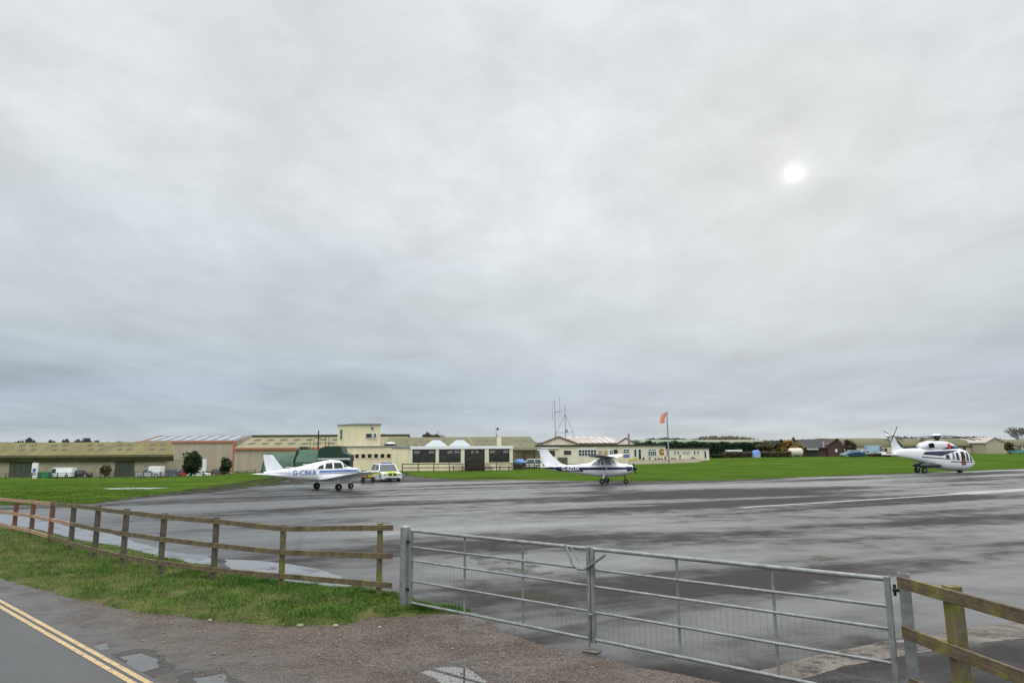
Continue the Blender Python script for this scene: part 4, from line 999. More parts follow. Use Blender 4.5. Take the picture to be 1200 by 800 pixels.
b = MB(); b.add([(xl-.3,-.25,ze),(xp,-.25,zp+.02),(xp,9,zp+.02),(xl-.3,9,ze)],[(0,1,2,3)]); b.build('far_roof_slope', PALEROOF, B.t)
for nm, p0, p1 in (('barge_board',(xl-.4,-.3,ze-.05),(xp,-.3,zp+.12)),('barge_board',(xp,-.3,zp+.12),(xr+.4,-.3,ze+.02))):
    b = MB(); bar(b,p0,p1,.1,.28); b.build(nm, MAROON, B.t)
b = MB(); bar(b,(xr+.6,-.36,ze+.02),(xe,-.36,ze+.02),.1,.25); b.build('gutter', MAROON, B.t)
g0, g1_, g2_ = B.x(723), B.x(733.5), B.x(743); zg = B.z(520); zq = B.z(514)
b = MB(); b.extr([(g0,0),(g2_,0),(g2_,zg),(g1_,zq),(g0,zg)],-.8,-.5); b.build('small_gable', CREAM2, B.t)
b = MB(); bar(b,(g0-.3,-.85,zg-.1),(g1_,-.85,zq+.12),.1,.28); bar(b,(g1_,-.85,zq+.12),(g2_+.3,-.85,zg-.1),.1,.28); b.build('barge_board', MAROON, B.t)
b = MB()
for k in range(1, 7):
    f = k/7; xt = xp+1+(xpk-xp-1)*f; xbm = xr+.5+(xe-xr-.5)*f; bar(b,(xbm,-.25,ze+.1),(xt,7,zp+.16+.1*(1-f)),.25,.06)
b.build('roof_seam', WHITE, B.t)
# radio masts
def guymast(label, px, ytop, Y, guys, dish):
    x_ = X(px,Y); t = thing('radio_mast', label, 'radio mast', (x_,Y,0)); zt_ = Z(ytop,Y,px)
    MB().tube((0,0,0),(0,0,zt_),.075,.045,6).build('mast_pole', DMETAL, t)
    return t, zt_, x_
t, zt_, x_ = guymast('left radio mast, a single pole with side aerials above the pale hall roof', 651, 469, 162, 0, 0)
b = MB(); z1 = Z(482.6,162,651); b.tube((0,0,z1),(X(657,162)-x_,0,z1),.045); b.tube((-.6,0,z1-2),(-.6,0,z1+2.5),.025); b.build('side_aerial', DMETAL, t)
b = MB(); b.tube((X(657,162)-x_,0,z1-1.2),(X(657,162)-x_,0,z1+3.4),.03); b.build('aerial_rod', DMETAL, t)
t, zt_, x_ = guymast('right radio mast braced as a tall letter A above the hall roof', 663, 474, 162, 0, 0)
zc = Z(506.6,162,660); b = MB(); b.tube((0,0,Z(486,162,663)),(X(652,162)-x_,0,zc),.04,n=5); b.tube((0,0,Z(486,162,663)),(X(672.5,162)-x_,0,zc),.04,n=5); b.build('brace', DMETAL, t)
b = MB(); b.tube((X(652,162)-x_,0,zc),(X(672.5,162)-x_,0,zc),.045,n=5); b.build('crossbar', DMETAL, t)
b = MB(); b.tube((X(652,162)-x_,0,zc),(X(651,162)-x_,0,0),.04,n=5); b.tube((X(672.5,162)-x_,0,zc),(X(672.5,162)-x_,0,0),.03,n=5); b.build('leg', DMETAL, t)
b = MB(); b.tube((.3,-.2,Z(504.2,162,663)),(.5,-.4,Z(504.0,162,663)),.45,.15,10); b.build('dish', GREY, t)
# windsock
YW = 138; x_ = X(783.5,YW); t = thing('windsock', 'tall grey windsock pole with a limp orange pink sock in front of the long hut', 'windsock', (x_,YW,0))
zt_ = Z(481.5,YW,783); MB().tube((0,0,0),(0,0,zt_),.17,.11,10).build('pole', GREY, t, True); MB().tube((-.0,0,zt_-.35),(-.9,0,zt_-.45),.03).build('arm', DMETAL, t)
rings = []
for k in range(9):
    f = k/8; c = Vector((-.72-.35*f, 0, zt_-.5-1.9*f)); r_ = .56*(1-.2*f)
    rings.append([(c.x+math.cos(q*math.pi/5)*r_*(1+.12*math.sin(3*q+k)), math.sin(q*math.pi/5)*r_*.7, c.z+.25*math.cos(q*math.pi/5)*(1-f)) for q in range(10)])
MB().loft(rings).build('sock', WINDSOCK, t, True)
# blue tarpaulin heap
YB = 107; x_ = X(609,YB); b = MB(); b.ball((0,0,.9),(1.0,.7,.55),14,8); b.v = [(v[0],v[1],v[2]*(1+.15*mnoise.noise(Vector(v)*2))) for v in b.v]; b.v = [(x,y,max(z,.4)) for x,y,z in b.v]
t = thing('covered_trailer', 'small trailer under a bright blue tarpaulin next to the clubhouse', 'trailer', (x_,YB,0)); b.build('tarpaulin', TARP, t, True); MB().box(-.95,-.6,.3,.95,.6,.85).build('trailer_bed', BROWNWOOD, t)
for s_ in (-1,1): MB().tube((0,s_*.6,.28),(0,s_*.72,.28),.28,n=12).build('wheel', RUBBER, t, True)
rail_fence('dark slatted low fence between the clubhouse and the cream hut', 602, 632, 6, 104, 1.0, (.9,.65,.4,.2), BROWNWOOD)
x_ = X(659,140); o = MB().box(-1.0,-.4,0,1.0,.4,1.5).build('storage_chest', mat('dark_olive_chest',(.10,.10,.05),.7,.2,2), bevel=.04); o.location = (x_,140,0); tag(o, 'dark olive chest against the hut wall left of the high wing aircraft cabin', 'chest')

# hedges and right-hand trees
def hedge(name, label, pxa, pxb, Y, yt, m, n, leaf, seed, cat='hedge', dy=2.0, var=.4, yb=None):
    xa, xb = X(pxa,Y), X(pxb,Y); xm = (xa+xb)/2; zb = hz(xm,Y); H = Z(yt,Y,(pxa+pxb)/2)-zb; rnd = random.Random(seed); t = thing(name, label, cat, (xm,Y,zb))
    vs = []; fs = []; L = xb-xa
    for k in range(n):
        x_ = rnd.uniform(-L/2,L/2); top = H*(1+var*.35*mnoise.noise(Vector((x_*.45+seed,0,0)))+var*.25*mnoise.noise(Vector((x_*1.6+seed,3,0))))
        p = Vector((x_, rnd.uniform(-dy/2,dy/2), top*rnd.random()**.6)); a = Vector((rnd.gauss(0,1),rnd.gauss(0,1),rnd.gauss(0,1))).normalized(); b_ = a.orthogonal().normalized(); s_ = leaf*rnd.uniform(.6,1.4)
        i = len(vs); vs += [p-a*s_, p-b_*s_*.6, p+a*s_, p+b_*s_*.6]; fs.append((i,i+1,i+2,i+3))
    me = bpy.data.meshes.new('foliage'); me.from_pydata(vs,[],fs); me.materials.append(m); o = bpy.data.objects.new('foliage', me); COL.objects.link(o); o.parent = t
    b = MB()
    for k in range(int(L/2.5)+1): b.tube((-L/2+k*2.5,0,-.1),(-L/2+k*2.5+.1,0,H*.7),.07,.03,5)
    b.build('stem', BARK, t)
    return t
hedge('conifer_hedge', 'dark green conifer hedge standing behind the long hut roof', 745, 829, 172, 518, L_CONI, 9000, .30, 3, dy=3)
hedge('conifer_hedge', 'dark green conifer hedge in the open right of the long hut', 829, 900, 176, 518.6, L_CONI, 10000, .30, 5, dy=3)
hedge('brown_hedge', 'low brown hedge in front of the conifers under the white trailer roof', 848, 884, 160, 529.2, L_BRWN, 3200, .16, 6, dy=2)
hedge('brown_hedge', 'low olive brown hedge right of the blue object, below the autumn trees', 889, 926, 160, 529, L_MIX, 4200, .16, 7, dy=2)
hedge('brown_hedge', 'low dark hedge just right of the end of the long hut', 833, 849, 163, 532, L_DARK, 1500, .16, 8, dy=2)
for k, (px, yt, w_, mm, Y) in enumerate([(903,518,18,L_MIX,172),(914,516,18,L_MIX,171),(925,514.8,18,L_GOLD,169),(935,518.5,13,L_GOLD,166.5),(893,518.5,14,L_MIX,172),(943,513.5,10,L_CONI,205),(930,513,9,L_DARK,215),(917,514.5,9,L_DARK,215),(999,517,11,L_BRWN,190),(881,519,12,L_MIX,190)]):
    tree('broadleaf_tree', ['olive brown tree left of the golden trees','larger olive tree touching the golden tree','golden yellow autumn tree above the cream tank','small bright golden tree beside the brown barn','small olive tree at the right end of the conifer hedge','dark conifer top left of the brown barn roof','dark tree top behind the golden tree','dark tree top behind the larger olive tree','brown tree immediately right of the brown barn','olive tree rising from the conifer hedge above the blue object'][k], px, Y, yt, 536, w_, mm, 2600, .24, .08, 60+k, clumps=22)
# white trailer roof, blue object, cream tank
YC = 166; x_ = X(860,YC); zb = hz(x_,YC); t = thing('white_trailer', 'white flat topped trailer showing above the brown hedge', 'trailer', (x_,YC,zb)); zt_ = Z(526.9,YC,860)-zb
MB().box(-1.6,-.9,.5,1.6,.9,zt_-.1).build('trailer_body', GREY, t); MB().box(-1.75,-1,zt_-.4,1.75,1,zt_).build('trailer_roof', WHITE, t, bevel=.05)
for s_ in (-.8,.8): MB().tube((s_,-.95,.3),(s_,-.75,.3),.3,n=12).build('wheel', RUBBER, t, True)
YC = 158; x_ = X(886,YC); zb = hz(x_,YC); t = thing('covered_glider', 'bright blue wrapped object poking up between the low hedges', 'covered object', (x_,YC,zb)); 
b = MB(); zt_ = Z(526.6,YC,886)-zb; b.loft([[(-.8,-.5,0),(.8,-.5,0),(.8,.5,0),(-.8,.5,0)],[(-.75,-.45,zt_*.55),(.9,-.45,zt_*.6),(.8,.45,zt_*.6),(-.8,.45,zt_*.5)],[(-.9,-.1,zt_*.85),(.5,-.15,zt_),(.5,.15,zt_),(-.9,.1,zt_*.85)]]); b.build('blue_cover', mat('blue_cover_cloth',(.16,.26,.66),.6,.15,2), t, bevel=.04)
MB().box(-.6,-.52,.1,.7,-.48,zt_*.45).build('white_panel', PALEBLUE, t)
YC = 163.5; x_ = X(932,YC); zb = hz(x_,YC); t = thing('storage_tank', 'cream rounded storage tank under the golden tree', 'tank', (x_,YC,zb)); r_ = 1.0; zc = Z(529.7,YC,932)-zb
rings = [[(xx, math.cos(q*math.pi/7)*rr, zc+math.sin(q*math.pi/7)*rr) for q in range(14)] for xx, rr in ((-1.65,.35),(-1.5,.85),(-1.2,r_),(1.2,r_),(1.5,.85),(1.65,.35))]
MB().loft(rings).build('tank_shell', mat('cream_tank_paint',(.62,.58,.48),.5,.08,1), t, True)
for s_ in (-.9,.9): MB().box(s_-.12,-.7,0,s_+.12,.7,zc-.7).build('cradle', GREY, t)
# brown barn
YC = 168; B = Bl('brown_barn', 'dark red brown boarded barn with a slate grey roof and pale flue', 'barn', 965, YC)
x0, xm, x1 = B.x(940.5), B.x(969), B.x(988.5); ze = B.z(524.5); zr = B.z(514.3)
MB().box(x0+.3,0,-.2,xm-.003,9,ze).build('wall', BARN, B.t)
xg = B.x(980.5)
MB().extr([(xm,-.2),(x1,-.2),(x1,ze),(xg,zr),(xm,ze+(zr-ze)*.3)], -.6, 9).build('gable_block', BARN, B.t)
b = MB(); b.add([(x0-.2,-.6,ze),(xm+.6,-.6,ze),(xg-.1,4.5,zr+.1),(x0+.7,4.5,zr),(x0-.2,9.5,ze),(xm+.6,9.5,ze)],[(0,1,2,3),(3,2,5,4),(0,3,4),(0,4,5,1)]); b.build('roof', BARNROOF, B.t)
b = MB(); bar(b,(xg,-.8,zr+.12),(x1+.35,-.8,ze-.1),.3,.18); bar(b,(xg,-.8,zr+.12),(xm-.1,-.8,ze+.55),.3,.18); b.build('barge_board', BARNROOF, B.t)
b = MB(); b.extr([(-.5,ze-.1),(9.4,ze-.1),(4.45,zr+.18)], xg-.3, xg+.1, 0); 
MB().tube((B.x(965),-.35,ze+.1),(B.x(965),-.35,B.z(517)),.16,n=10).build('flue', CLEAR, B.t, True)
MB().box(B.x(944.5),-.7,B.z(526.8),B.x(958),-.02,B.z(524.9)).build('pale_canopy', mat('pale_canopy',(.50,.50,.44),.6,.1,1), B.t)
MB().box(B.x(944.5),-.05,-.1,B.x(957.5),-.004,B.z(527)).build('barn_door', DARKTRIM, B.t)
MB().box(B.x(977.6),-.66,B.z(529.5),B.x(980),-.602,B.z(526.3)).build('notice', WHITE, B.t)
# vehicles right of the barn
for nm, lab, px, Y, rz, L_, w_, h_, pm_, kd in [('car','pale blue estate car parked just right of the brown barn',997,160,math.pi,4.4,1.7,1.6,PALEBLUE,'hatch'),('van','white and pale blue van parked behind the estate cars',1026,172,0,5.0,1.9,2.6,PALEBLUE,'van'),('car','white car between the blue estate car and the van',1014,165,0,4.0,1.7,1.5,WHITE,'saloon'),('van','beige van nearest the helicopter tail',1041,170,math.pi,4.6,1.9,2.1,mat('beige_paint',(.5,.42,.33),.5,.1,1),'van'),('car','teal blue car parked at the far right by the last hangar',1192,186,0,4.4,1.7,1.6,mat('teal_paint',(.10,.28,.30),.4,.1,1),'hatch')]:
    x_ = X(px,Y); make_car(nm, lab, 'van' if kd == 'van' else 'car', (x_,Y,hz(x_,Y)), rz, L_, w_, h_, pm_, kd)
YC = 156; x_ = X(1004,YC); t = thing('covered_boat', 'dark blue covered boat on the grass in front of the pale blue car', 'boat', (x_,YC,hz(x_,YC)))
rings = [[(xx,-w_,.35),(xx,w_,.35),(xx,w_*1.2,h_*.75),(xx,0,h_),(xx,-w_*1.2,h_*.75)] for xx, w_, h_ in ((-2.0,.3,.9),(-1.4,.75,1.35),(0,.85,1.5),(1.4,.7,1.2),(2.3,.1,.75))]
MB().loft(rings).build('boat_cover', mat('deep_blue_cover',(.015,.07,.13),.6,.2,2), t, True); MB().box(-1.5,-.6,.1,1.5,.6,.33).build('trailer_frame', DMETAL, t)
hedge('scrub_hedge', 'dark low scrub between the parked vehicles and the helicopter tail', 1017, 1050, 158, 531.2, L_BRWN, 2200, .16, 12, dy=1.5)
# right: long hangars
def quonset(label, pxa, pxb, Y, ye, yt, m, dy=26, wallm=None, name='long_hangar'):
    B = Bl(name, label, 'hangar', (pxa+pxb)/2, Y); x0, x1 = B.x(pxa), B.x(pxb); ze = B.z(ye); zr = B.z(yt)
    MB().box(x0+.2,.3,-.3,x1-.2,dy,ze).build('wall', wallm or CREAM2, B.t)
    pr_ = [(-.2,ze-.1)]+[(dy/2-math.cos(math.pi*k/10)*(dy/2+.2), ze+math.sin(math.pi*k/10)*(zr-ze)) for k in range(11)]+[(dy+.2,ze-.1)]
    MB().extr(pr_, x0, x1, 0).build('roof', m, B.t, True); return B
OLIVE3 = mat('pale_lichen_roof', (.115,.112,.052), .85, .25, .2)
B = quonset('long olive roofed hangar between the brown barn and the helicopter tail', 985, 1052, 200, 523, 512.2, OLIVE3)
B = quonset('long olive roofed hangar directly behind the helicopter rotor', 1058, 1157, 196, 522.3, 512.8, OLIVE3, wallm=mat('pinkish_white_wall',(.62,.54,.50),.8,.1,.6))
for a in (1123,1129.5,1141.5,1148.5,1073,1080): MB().box(B.x(a),.2,-.2,B.x(a+3.4),.295,B.z(523)).build('door', MAROON, B.t)
MB().box(B.x(1060),-.1,B.z(523.4),B.x(1156),.19,B.z(521.6)).build('fascia', BROWNWOOD, B.t)
B = quonset('pale green roofed hangar behind the conifer hedge and windsock', 752, 828, 230, 521, 514.2, mat('pale_green_roof',(.17,.23,.15),.8,.12,.2))
B = quonset('tan green roofed hangar behind the right half of the conifer hedge', 826, 898, 250, 521, 514.4, mat('pale_olive_roof',(.22,.23,.14),.8,.12,.2))
B = Bl('gabled_shed', 'tan gable ended shed at the right behind the airfield grass', 'shed', 1167, 190)
x0, xm, x1 = B.x(1156.5), B.x(1167), B.x(1180.5); ze = B.z(518.8); zp = B.z(513.2)
MB().extr([(x0,-.3),(x1,-.3),(x1,ze),(xm,zp),(x0,ze)],0,14).build('wall', mat('tan_end_wall',(.42,.38,.27),.8,.08,.5), B.t)
b = MB(); b.extr([(x0-.3,ze-.1),(xm,zp+.05),(x1+.3,ze-.1),(x1+.3,ze+.15),(xm,zp+.3),(x0-.3,ze+.15)],-.3,14.2); b.build('roof', PALEROOF, B.t)
B = quonset('olive roofed hangar at the right edge of the picture', 1181, 1260, 200, 521.3, 514, OLIVE3)
for a in (1193,1201,1209): MB().box(B.x(a),.2,-.2,B.x(a+5),.295,B.z(523)).build('door', MAROON, B.t)
tree('scrub_bush', 'green brown bush between the tan gabled shed and the last hangar', 1183, 184, 517.5, 531, 12, L_MIX, 1500, .2, .1, 90, cat='bush')
tree('scrub_bush', 'brown bush at the end of the hangar between the barn and the helicopter tail', 994, 186, 514.5, 536, 10, L_BRWN, 1200, .22, .1, 91, cat='bush')
# bare trees
def bare(label, px, Y, yt, w, seed, base, m=None, n=5):
    m = m or mat('grey_twigs', (.13,.12,.11), .9, .2, 1); x_ = X(px,Y); H = Z(yt,Y,px)-base; rnd = random.Random(seed); t = thing('bare_tree', label, 'tree', (x_,Y,base)); tr = MB(); tw = MB()
    def br(p, d, L, r, k):
        q = p+d*L; r = max(r, .035*Y/230); (tr if k < 2 else tw).tube(p, q, r, max(r*.65, .03*Y/230), 5 if k < 2 else 3, cap=False)
        if k >= n: return
        for i in range(3 if k else 5):
            nd = (d+Vector((rnd.gauss(0,.5)*w, rnd.gauss(0,.5)*w, rnd.gauss(.12,.25)))).normalized(); br(p.lerp(q, rnd.uniform(.6,1)), nd, L*rnd.uniform(.6,.85), r*.6, k+1)
    br(Vector((0,0,0)), Vector((0,0,1)), H*.30, H*.022, 0)
    tr.build('trunk', BARK, t); tw.build('twigs', m, t); return t
bare('bare winter tree rising above the clubhouse pyramid rooflights', 505, 230, 499.5, .9, 2, 0)
hedge('scrub_hedge', 'dark bramble mound at the foot of the bare tree behind the clubhouse', 495, 515, 195, 509.6, L_BRWN, 1500, .3, 22, dy=3)
bare('large bare grey tree at the right edge of the picture', 1196, 300, 494, 1.25, 7, 1.6, n=6)
bare('second bare tree just outside the hangar at the right edge', 1222, 310, 497, 1.2, 11, 1.6, n=6)

# far skyline: low hills and woodland
def ridge(Y, px0, px1, ys_, m, name, seed, depth=120):
    n = 140; vs = []; fs = []
    for k in range(n+1):
        px = px0+(px1-px0)*k/n; x_ = X(px,Y); f = k/n*(len(ys_)-1); i = min(len(ys_)-2,int(f)); y_ = ys_[i]+(ys_[i+1]-ys_[i])*(f-i)
        zt_ = Z(y_,Y,px)+1.2*mnoise.noise(Vector((k*.15,seed,0)))
        vs += [(x_,Y,-3),(x_,Y+depth*.3,zt_*.7),(x_,Y+depth,zt_),(x_,Y+depth*3,-3)]
    for k in range(n):
        for j in range(3): i = k*4+j; fs.append((i,i+4,i+5,i+1))
    return struct(MB().add(vs,fs).build(name, m, smooth=True))
ridge(1500,-400,1700,(520,519,521,522,520,519,520,518,517,516),mat('far_hill_fields',(.10,.12,.085),.9,.25,.006),'hills',1)
def wood(label, Y, px0, px1, ys_, n, leaf, m, seed, base=0):
    rnd = random.Random(seed); vs = []; fs = []
    for k in range(n):
        f_ = rnd.random(); px = px0+(px1-px0)*f_; x_ = X(px,Y); f = f_*(len(ys_)-1); i = min(len(ys_)-2,int(f)); y_ = ys_[i]+(ys_[i+1]-ys_[i])*(f-i)
        zt_ = Z(y_,Y,px); zt_ = base+(zt_-base)*(1+.16*mnoise.noise(Vector((x_*.06,seed,0)))+.12*mnoise.noise(Vector((x_*.2,seed,0))))
        p = Vector((x_, Y+rnd.uniform(0,25), base+(zt_-base)*rnd.random()**.5)); a = Vector((rnd.gauss(0,1),rnd.gauss(0,1),rnd.gauss(0,1))).normalized(); b_ = a.orthogonal().normalized(); s_ = leaf*rnd.uniform(.6,1.4)
        i = len(vs); vs += [p-a*s_,p-b_*s_*.6,p+a*s_,p+b_*s_*.6]; fs.append((i,i+1,i+2,i+3))
    me = bpy.data.meshes.new('distant_woodland'); me.from_pydata(vs,[],fs); me.materials.append(m); o = bpy.data.objects.new('distant_woodland', me); COL.objects.link(o)
    tag(o, label, 'woodland', kind='stuff')
wood('far dark tree line low on the horizon across the whole width', 700, -150, 1350, (519,519,520,520,519,518,518.5,517,516,515.5,515,515), 26000, 1.3, L_FAR, 5)
wood('far autumn wood above the green roofs right of the windsock', 480, 764, 905, (514,512.5,514,513,511,512,515), 6000, .8, leafmat('far_autumn_leaf',(.05,.045,.035),(.12,.095,.06),.03), 8)
wood('far brown wood above the hangar roofs at the right', 520, 1040, 1180, (515,511.5,512,512.5,511.5,512,514), 5000, .8, leafmat('far_brown_leaf',(.06,.05,.045),(.10,.085,.07),.03), 9)

# ------------------------------------------------------------------ aircraft helpers
class Fus:
    def __init__(s, st, n=24, e=2.4): s.st = st; s.n = n; s.e = e     # stations: x, zbot, ztop, halfwidth
    def at(s, x):
        st = s.st
        if x <= st[0][0]: return st[0][1:]
        for a, b_ in zip(st, st[1:]):
            if x <= b_[0]:
                f = (x-a[0])/(b_[0]-a[0]); return tuple(a[k]+(b_[k]-a[k])*f for k in (1,2,3))
        return st[-1][1:]
    def y(s, x, z):
        zb, zt_, hw = s.at(x); c = (zb+zt_)/2; h = (zt_-zb)/2; q = min(.999, abs((z-c)/h)); return hw*(1-q**s.e)**(1/s.e)
    def ring(s, x):
        zb, zt_, hw = s.at(x); c = (zb+zt_)/2; h = (zt_-zb)/2; r = []
        for k in range(s.n):
            a = 2*math.pi*k/s.n; ca, sa = math.cos(a), math.sin(a)
            r.append((x, math.copysign(abs(ca)**(2/s.e), ca)*hw, c+math.copysign(abs(sa)**(2/s.e), sa)*h))
        return r
    def build(s, name, m, par):
        xs_ = sorted(set([q[0] for q in s.st])); return MB().loft([s.ring(x) for x in xs_]).build(name, m, par, True)
    def patch(s, name, quad, m, par, side, off=.008, nu=10, nv=5):   # quad: (x,z) corners in order round the patch
        vs = []; fs = []
        for i in range(nu+1):
            for j in range(nv+1):
                u, v = i/nu, j/nv
                x_ = (quad[0][0]*(1-u)+quad[1][0]*u)*(1-v)+(quad[3][0]*(1-u)+quad[2][0]*u)*v
                z_ = (quad[0][1]*(1-u)+quad[1][1]*u)*(1-v)+(quad[3][1]*(1-u)+quad[2][1]*u)*v
                vs.append((x_, side*(s.y(x_,z_)+off), z_))
        for i in range(nu):
            for j in range(nv): k = i*(nv+1)+j; fs.append((k,k+1,k+nv+2,k+nv+1))
        return MB().add(vs,fs).build(name, m, par, True)
    def text(s, txt, size, x, z, m, par, side, off=.014, slope=0, name='registration'):
        vs, fs = text_mesh(txt, size); out = []
        for v in vs:
            xx = x+(v.x if side < 0 else -v.x); zz = z+v.y+(xx-x)*slope; out.append((xx, side*(s.y(xx,zz)+off), zz))
        return MB().add(out, fs).build(name, m, par)
def airfoil(cx, cy, cz, chord, thick, axis='y'):
    pts = [(.5,0),(.42,.34),(.25,.52),(0,.5),(-.25,.3),(-.5,.02),(-.5,-.02),(-.2,-.25),(.1,-.36),(.35,-.3)]
    if axis == 'y': return [(cx+a*chord, cy, cz+b_*thick) for a, b_ in pts]
    return [(cx+a*chord, cy+b_*thick, cz) for a, b_ in pts]
def wheel(par, x, y, r, w, spat=None):
    wh = MB().tube((x,y-w/2,r),(x,y+w/2,r),r,n=18).build('wheel', RUBBER, par, True)
    MB().tube((x,y-w/2-.01,r),(x,y+w/2+.01,r),r*.36,n=12).build('hub', GREY, wh, True)
def prop(par, x, z, R_, m=DMETAL, ang=0):
    for s_ in (1,-1):
        rings = [[(x+a*.03, b_*w_+.1*k*0, z+s_*R_*f) for a, b_ in ((1,-1),(1,1),(-1,1),(-1,-1))] for k, (f, w_) in enumerate(((.05,.04),(.3,.07),(.7,.065),(1,.03)))]
        ca_, sa_ = math.cos(ang), math.sin(ang)
        rings = [[(x_, y_*ca_-(z_-z)*sa_, z+y_*sa_+(z_-z)*ca_) for x_, y_, z_ in r_] for r_ in rings]
        o = MB().loft(rings).build('propeller_blade', m, par)
# ---- low wing aircraft
p = W(386, 570, 49.5)
pos = Vector((-13.0, 49.0, 0))
pa = thing('light_aircraft', 'white low wing light aircraft with blue stripes marked G-CBKR', 'aircraft', (pos.x,pos.y,.0), R(44)); pa.scale = (1.04,1.0,1.0)
FS = Fus([(-4.55,1.10,1.34,.04),(-3.6,.98,1.42,.17),(-2.6,.84,1.56,.31),(-1.9,.74,1.68,.42),(-1.3,.66,1.82,.51),(-.6,.61,1.97,.56),(.1,.59,2.06,.575),(.7,.59,2.02,.575),(1.0,.60,1.86,.56),(1.3,.62,1.62,.54),(1.6,.65,1.54,.50),(2.0,.70,1.47,.46),(2.25,.78,1.40,.40),(2.35,.88,1.28,.28)], e=2.7)
FS.build('fuselage', WHITE, pa)
b = MB(); b.loft([[(2.352+dx, math.cos(a*math.pi/6)*r_, 1.10+math.sin(a*math.pi/6)*r_) for a in range(12)] for dx, r_ in ((0,.17),(.12,.15),(.25,.08),(.31,.01))]); b.build('spinner', WHITE, pa, True)
prop(pa, 2.45, 1.10, .88, DMETAL, R(80))
for sd in (-1,1):
    FS.patch('windscreen', [(.88,1.56),(1.3,1.585),(1.08,1.76),(.82,1.93)], CGLASS, pa, sd, .012)
    FS.patch('cabin_window', [(.10,1.47),(.78,1.48),(.68,1.87),(.12,1.88)], GLASS, pa, sd)
    FS.patch('cabin_window', [(-.56,1.47),(-.02,1.47),(0,1.87),(-.46,1.85)], GLASS, pa, sd)
    FS.patch('cabin_window', [(-1.12,1.46),(-.68,1.47),(-.64,1.76),(-.92,1.68)], GLASS, pa, sd)
    FS.patch('upper_stripe', [(-.95,1.20),(2.28,1.24),(2.25,1.38),(-.95,1.35)], BLUE, pa, sd, .007, 30, 2)
    FS.patch('lower_stripe', [(-.95,1.11),(2.2,1.15),(2.2,1.19),(-.95,1.15)], NAVY, pa, sd, .007, 30, 1)
    FS.patch('tail_stripe', [(-4.4,1.21),(-2.85,1.18),(-2.85,1.215),(-4.4,1.235)], BLUE, pa, sd, .007, 10, 1)
    FS.text('G-CBKR', .44, -1.95, 1.22, BLUE, pa, sd, slope=-.02)
    # wings
    rings = [airfoil(.05+.02*k*0, sd*yy, zz, ch, ch*.13) for yy, zz, ch in ((.4,.72,2.0),(1.1,.80,1.62),(4.9,1.24,1.60),(5.2,1.29,1.4),(5.32,1.31,.9))]
    MB().loft(rings).build('wing', WHITE, pa, True)
    MB().box(-.80,sd*1.2-.01,.72,-.55,sd*4.6,.76).build('flap', WHITE, pa) if False else None
    rings = [airfoil(-4.2, sd*yy, 1.17, ch, ch*.1) for yy, ch in ((.02,.8),(1.8,.74),(1.95,.5))]
    MB().loft(rings).build('tailplane', WHITE, pa, True)
    b = MB(); b.tube((-.05,sd*1.52,.25),(-.02,sd*1.50,.85),.05,.06); b.build('main_gear_leg', WHITE, pa, True)
    wheel(pa, -.05, sd*1.52, .23, .15)
    b = MB(); b.ball((.02,sd*5.30,1.31),(.12,.05,.04),8,5); b.build('wingtip_light', RED if sd > 0 else CLEAR, pa, True)
rings = [airfoil(xx, 0, zz, ch, .10 if zz < 2 else .06, 'z') for xx, zz, ch in ((-3.55,1.36,1.7),(-3.85,1.55,1.15),(-4.05,1.9,.95),(-4.30,2.40,.66),(-4.33,2.45,.5))]
MB().loft(rings).build('tail_fin', WHITE, pa, True)
b = MB(); b.tube((1.72,0,.22),(1.72,0,.75),.04,.05); b.build('nose_gear_leg', WHITE, pa, True); wheel(pa, 1.74, 0, .20, .13)
b = MB(); b.tube((-.6,0,2.03),(-.72,0,2.3),.012); b.build('aerial', DMETAL, pa)
# ---- high wing aircraft
pos = Vector((7.45, 56.2, 0))
ca = thing('high_wing_aircraft', 'white high wing light aircraft with a dark stripe marked G-AZUX and navy nose', 'aircraft', pos, R(-17))
FC = Fus([(-5.1,1.18,1.36,.05),(-4.2,1.02,1.40,.18),(-3.0,.86,1.46,.34),(-2.0,.74,1.52,.44),(-1.2,.62,1.62,.50),(-.8,.56,1.86,.52),(-.3,.52,2.0,.53),(.5,.52,2.0,.53),(.8,.54,1.84,.52),(1.15,.60,1.60,.51),(1.7,.68,1.54,.48),(2.1,.80,1.48,.42),(2.28,.95,1.38,.32)], e=2.6)
FC.build('fuselage', WHITE, ca)
b = MB(); b.loft([[(2.28+dx, math.cos(a*math.pi/6)*r_, 1.18+math.sin(a*math.pi/6)*r_) for a in range(12)] for dx, r_ in ((0,.20),(.12,.17),(.28,.08),(.33,.01))]); b.build('spinner', NAVY, ca, True)
prop(ca, 2.40, 1.18, .85, DMETAL, R(62))
CABG = mat('pale_reflecting_glass', (.30,.31,.29), .12, .2, 2)
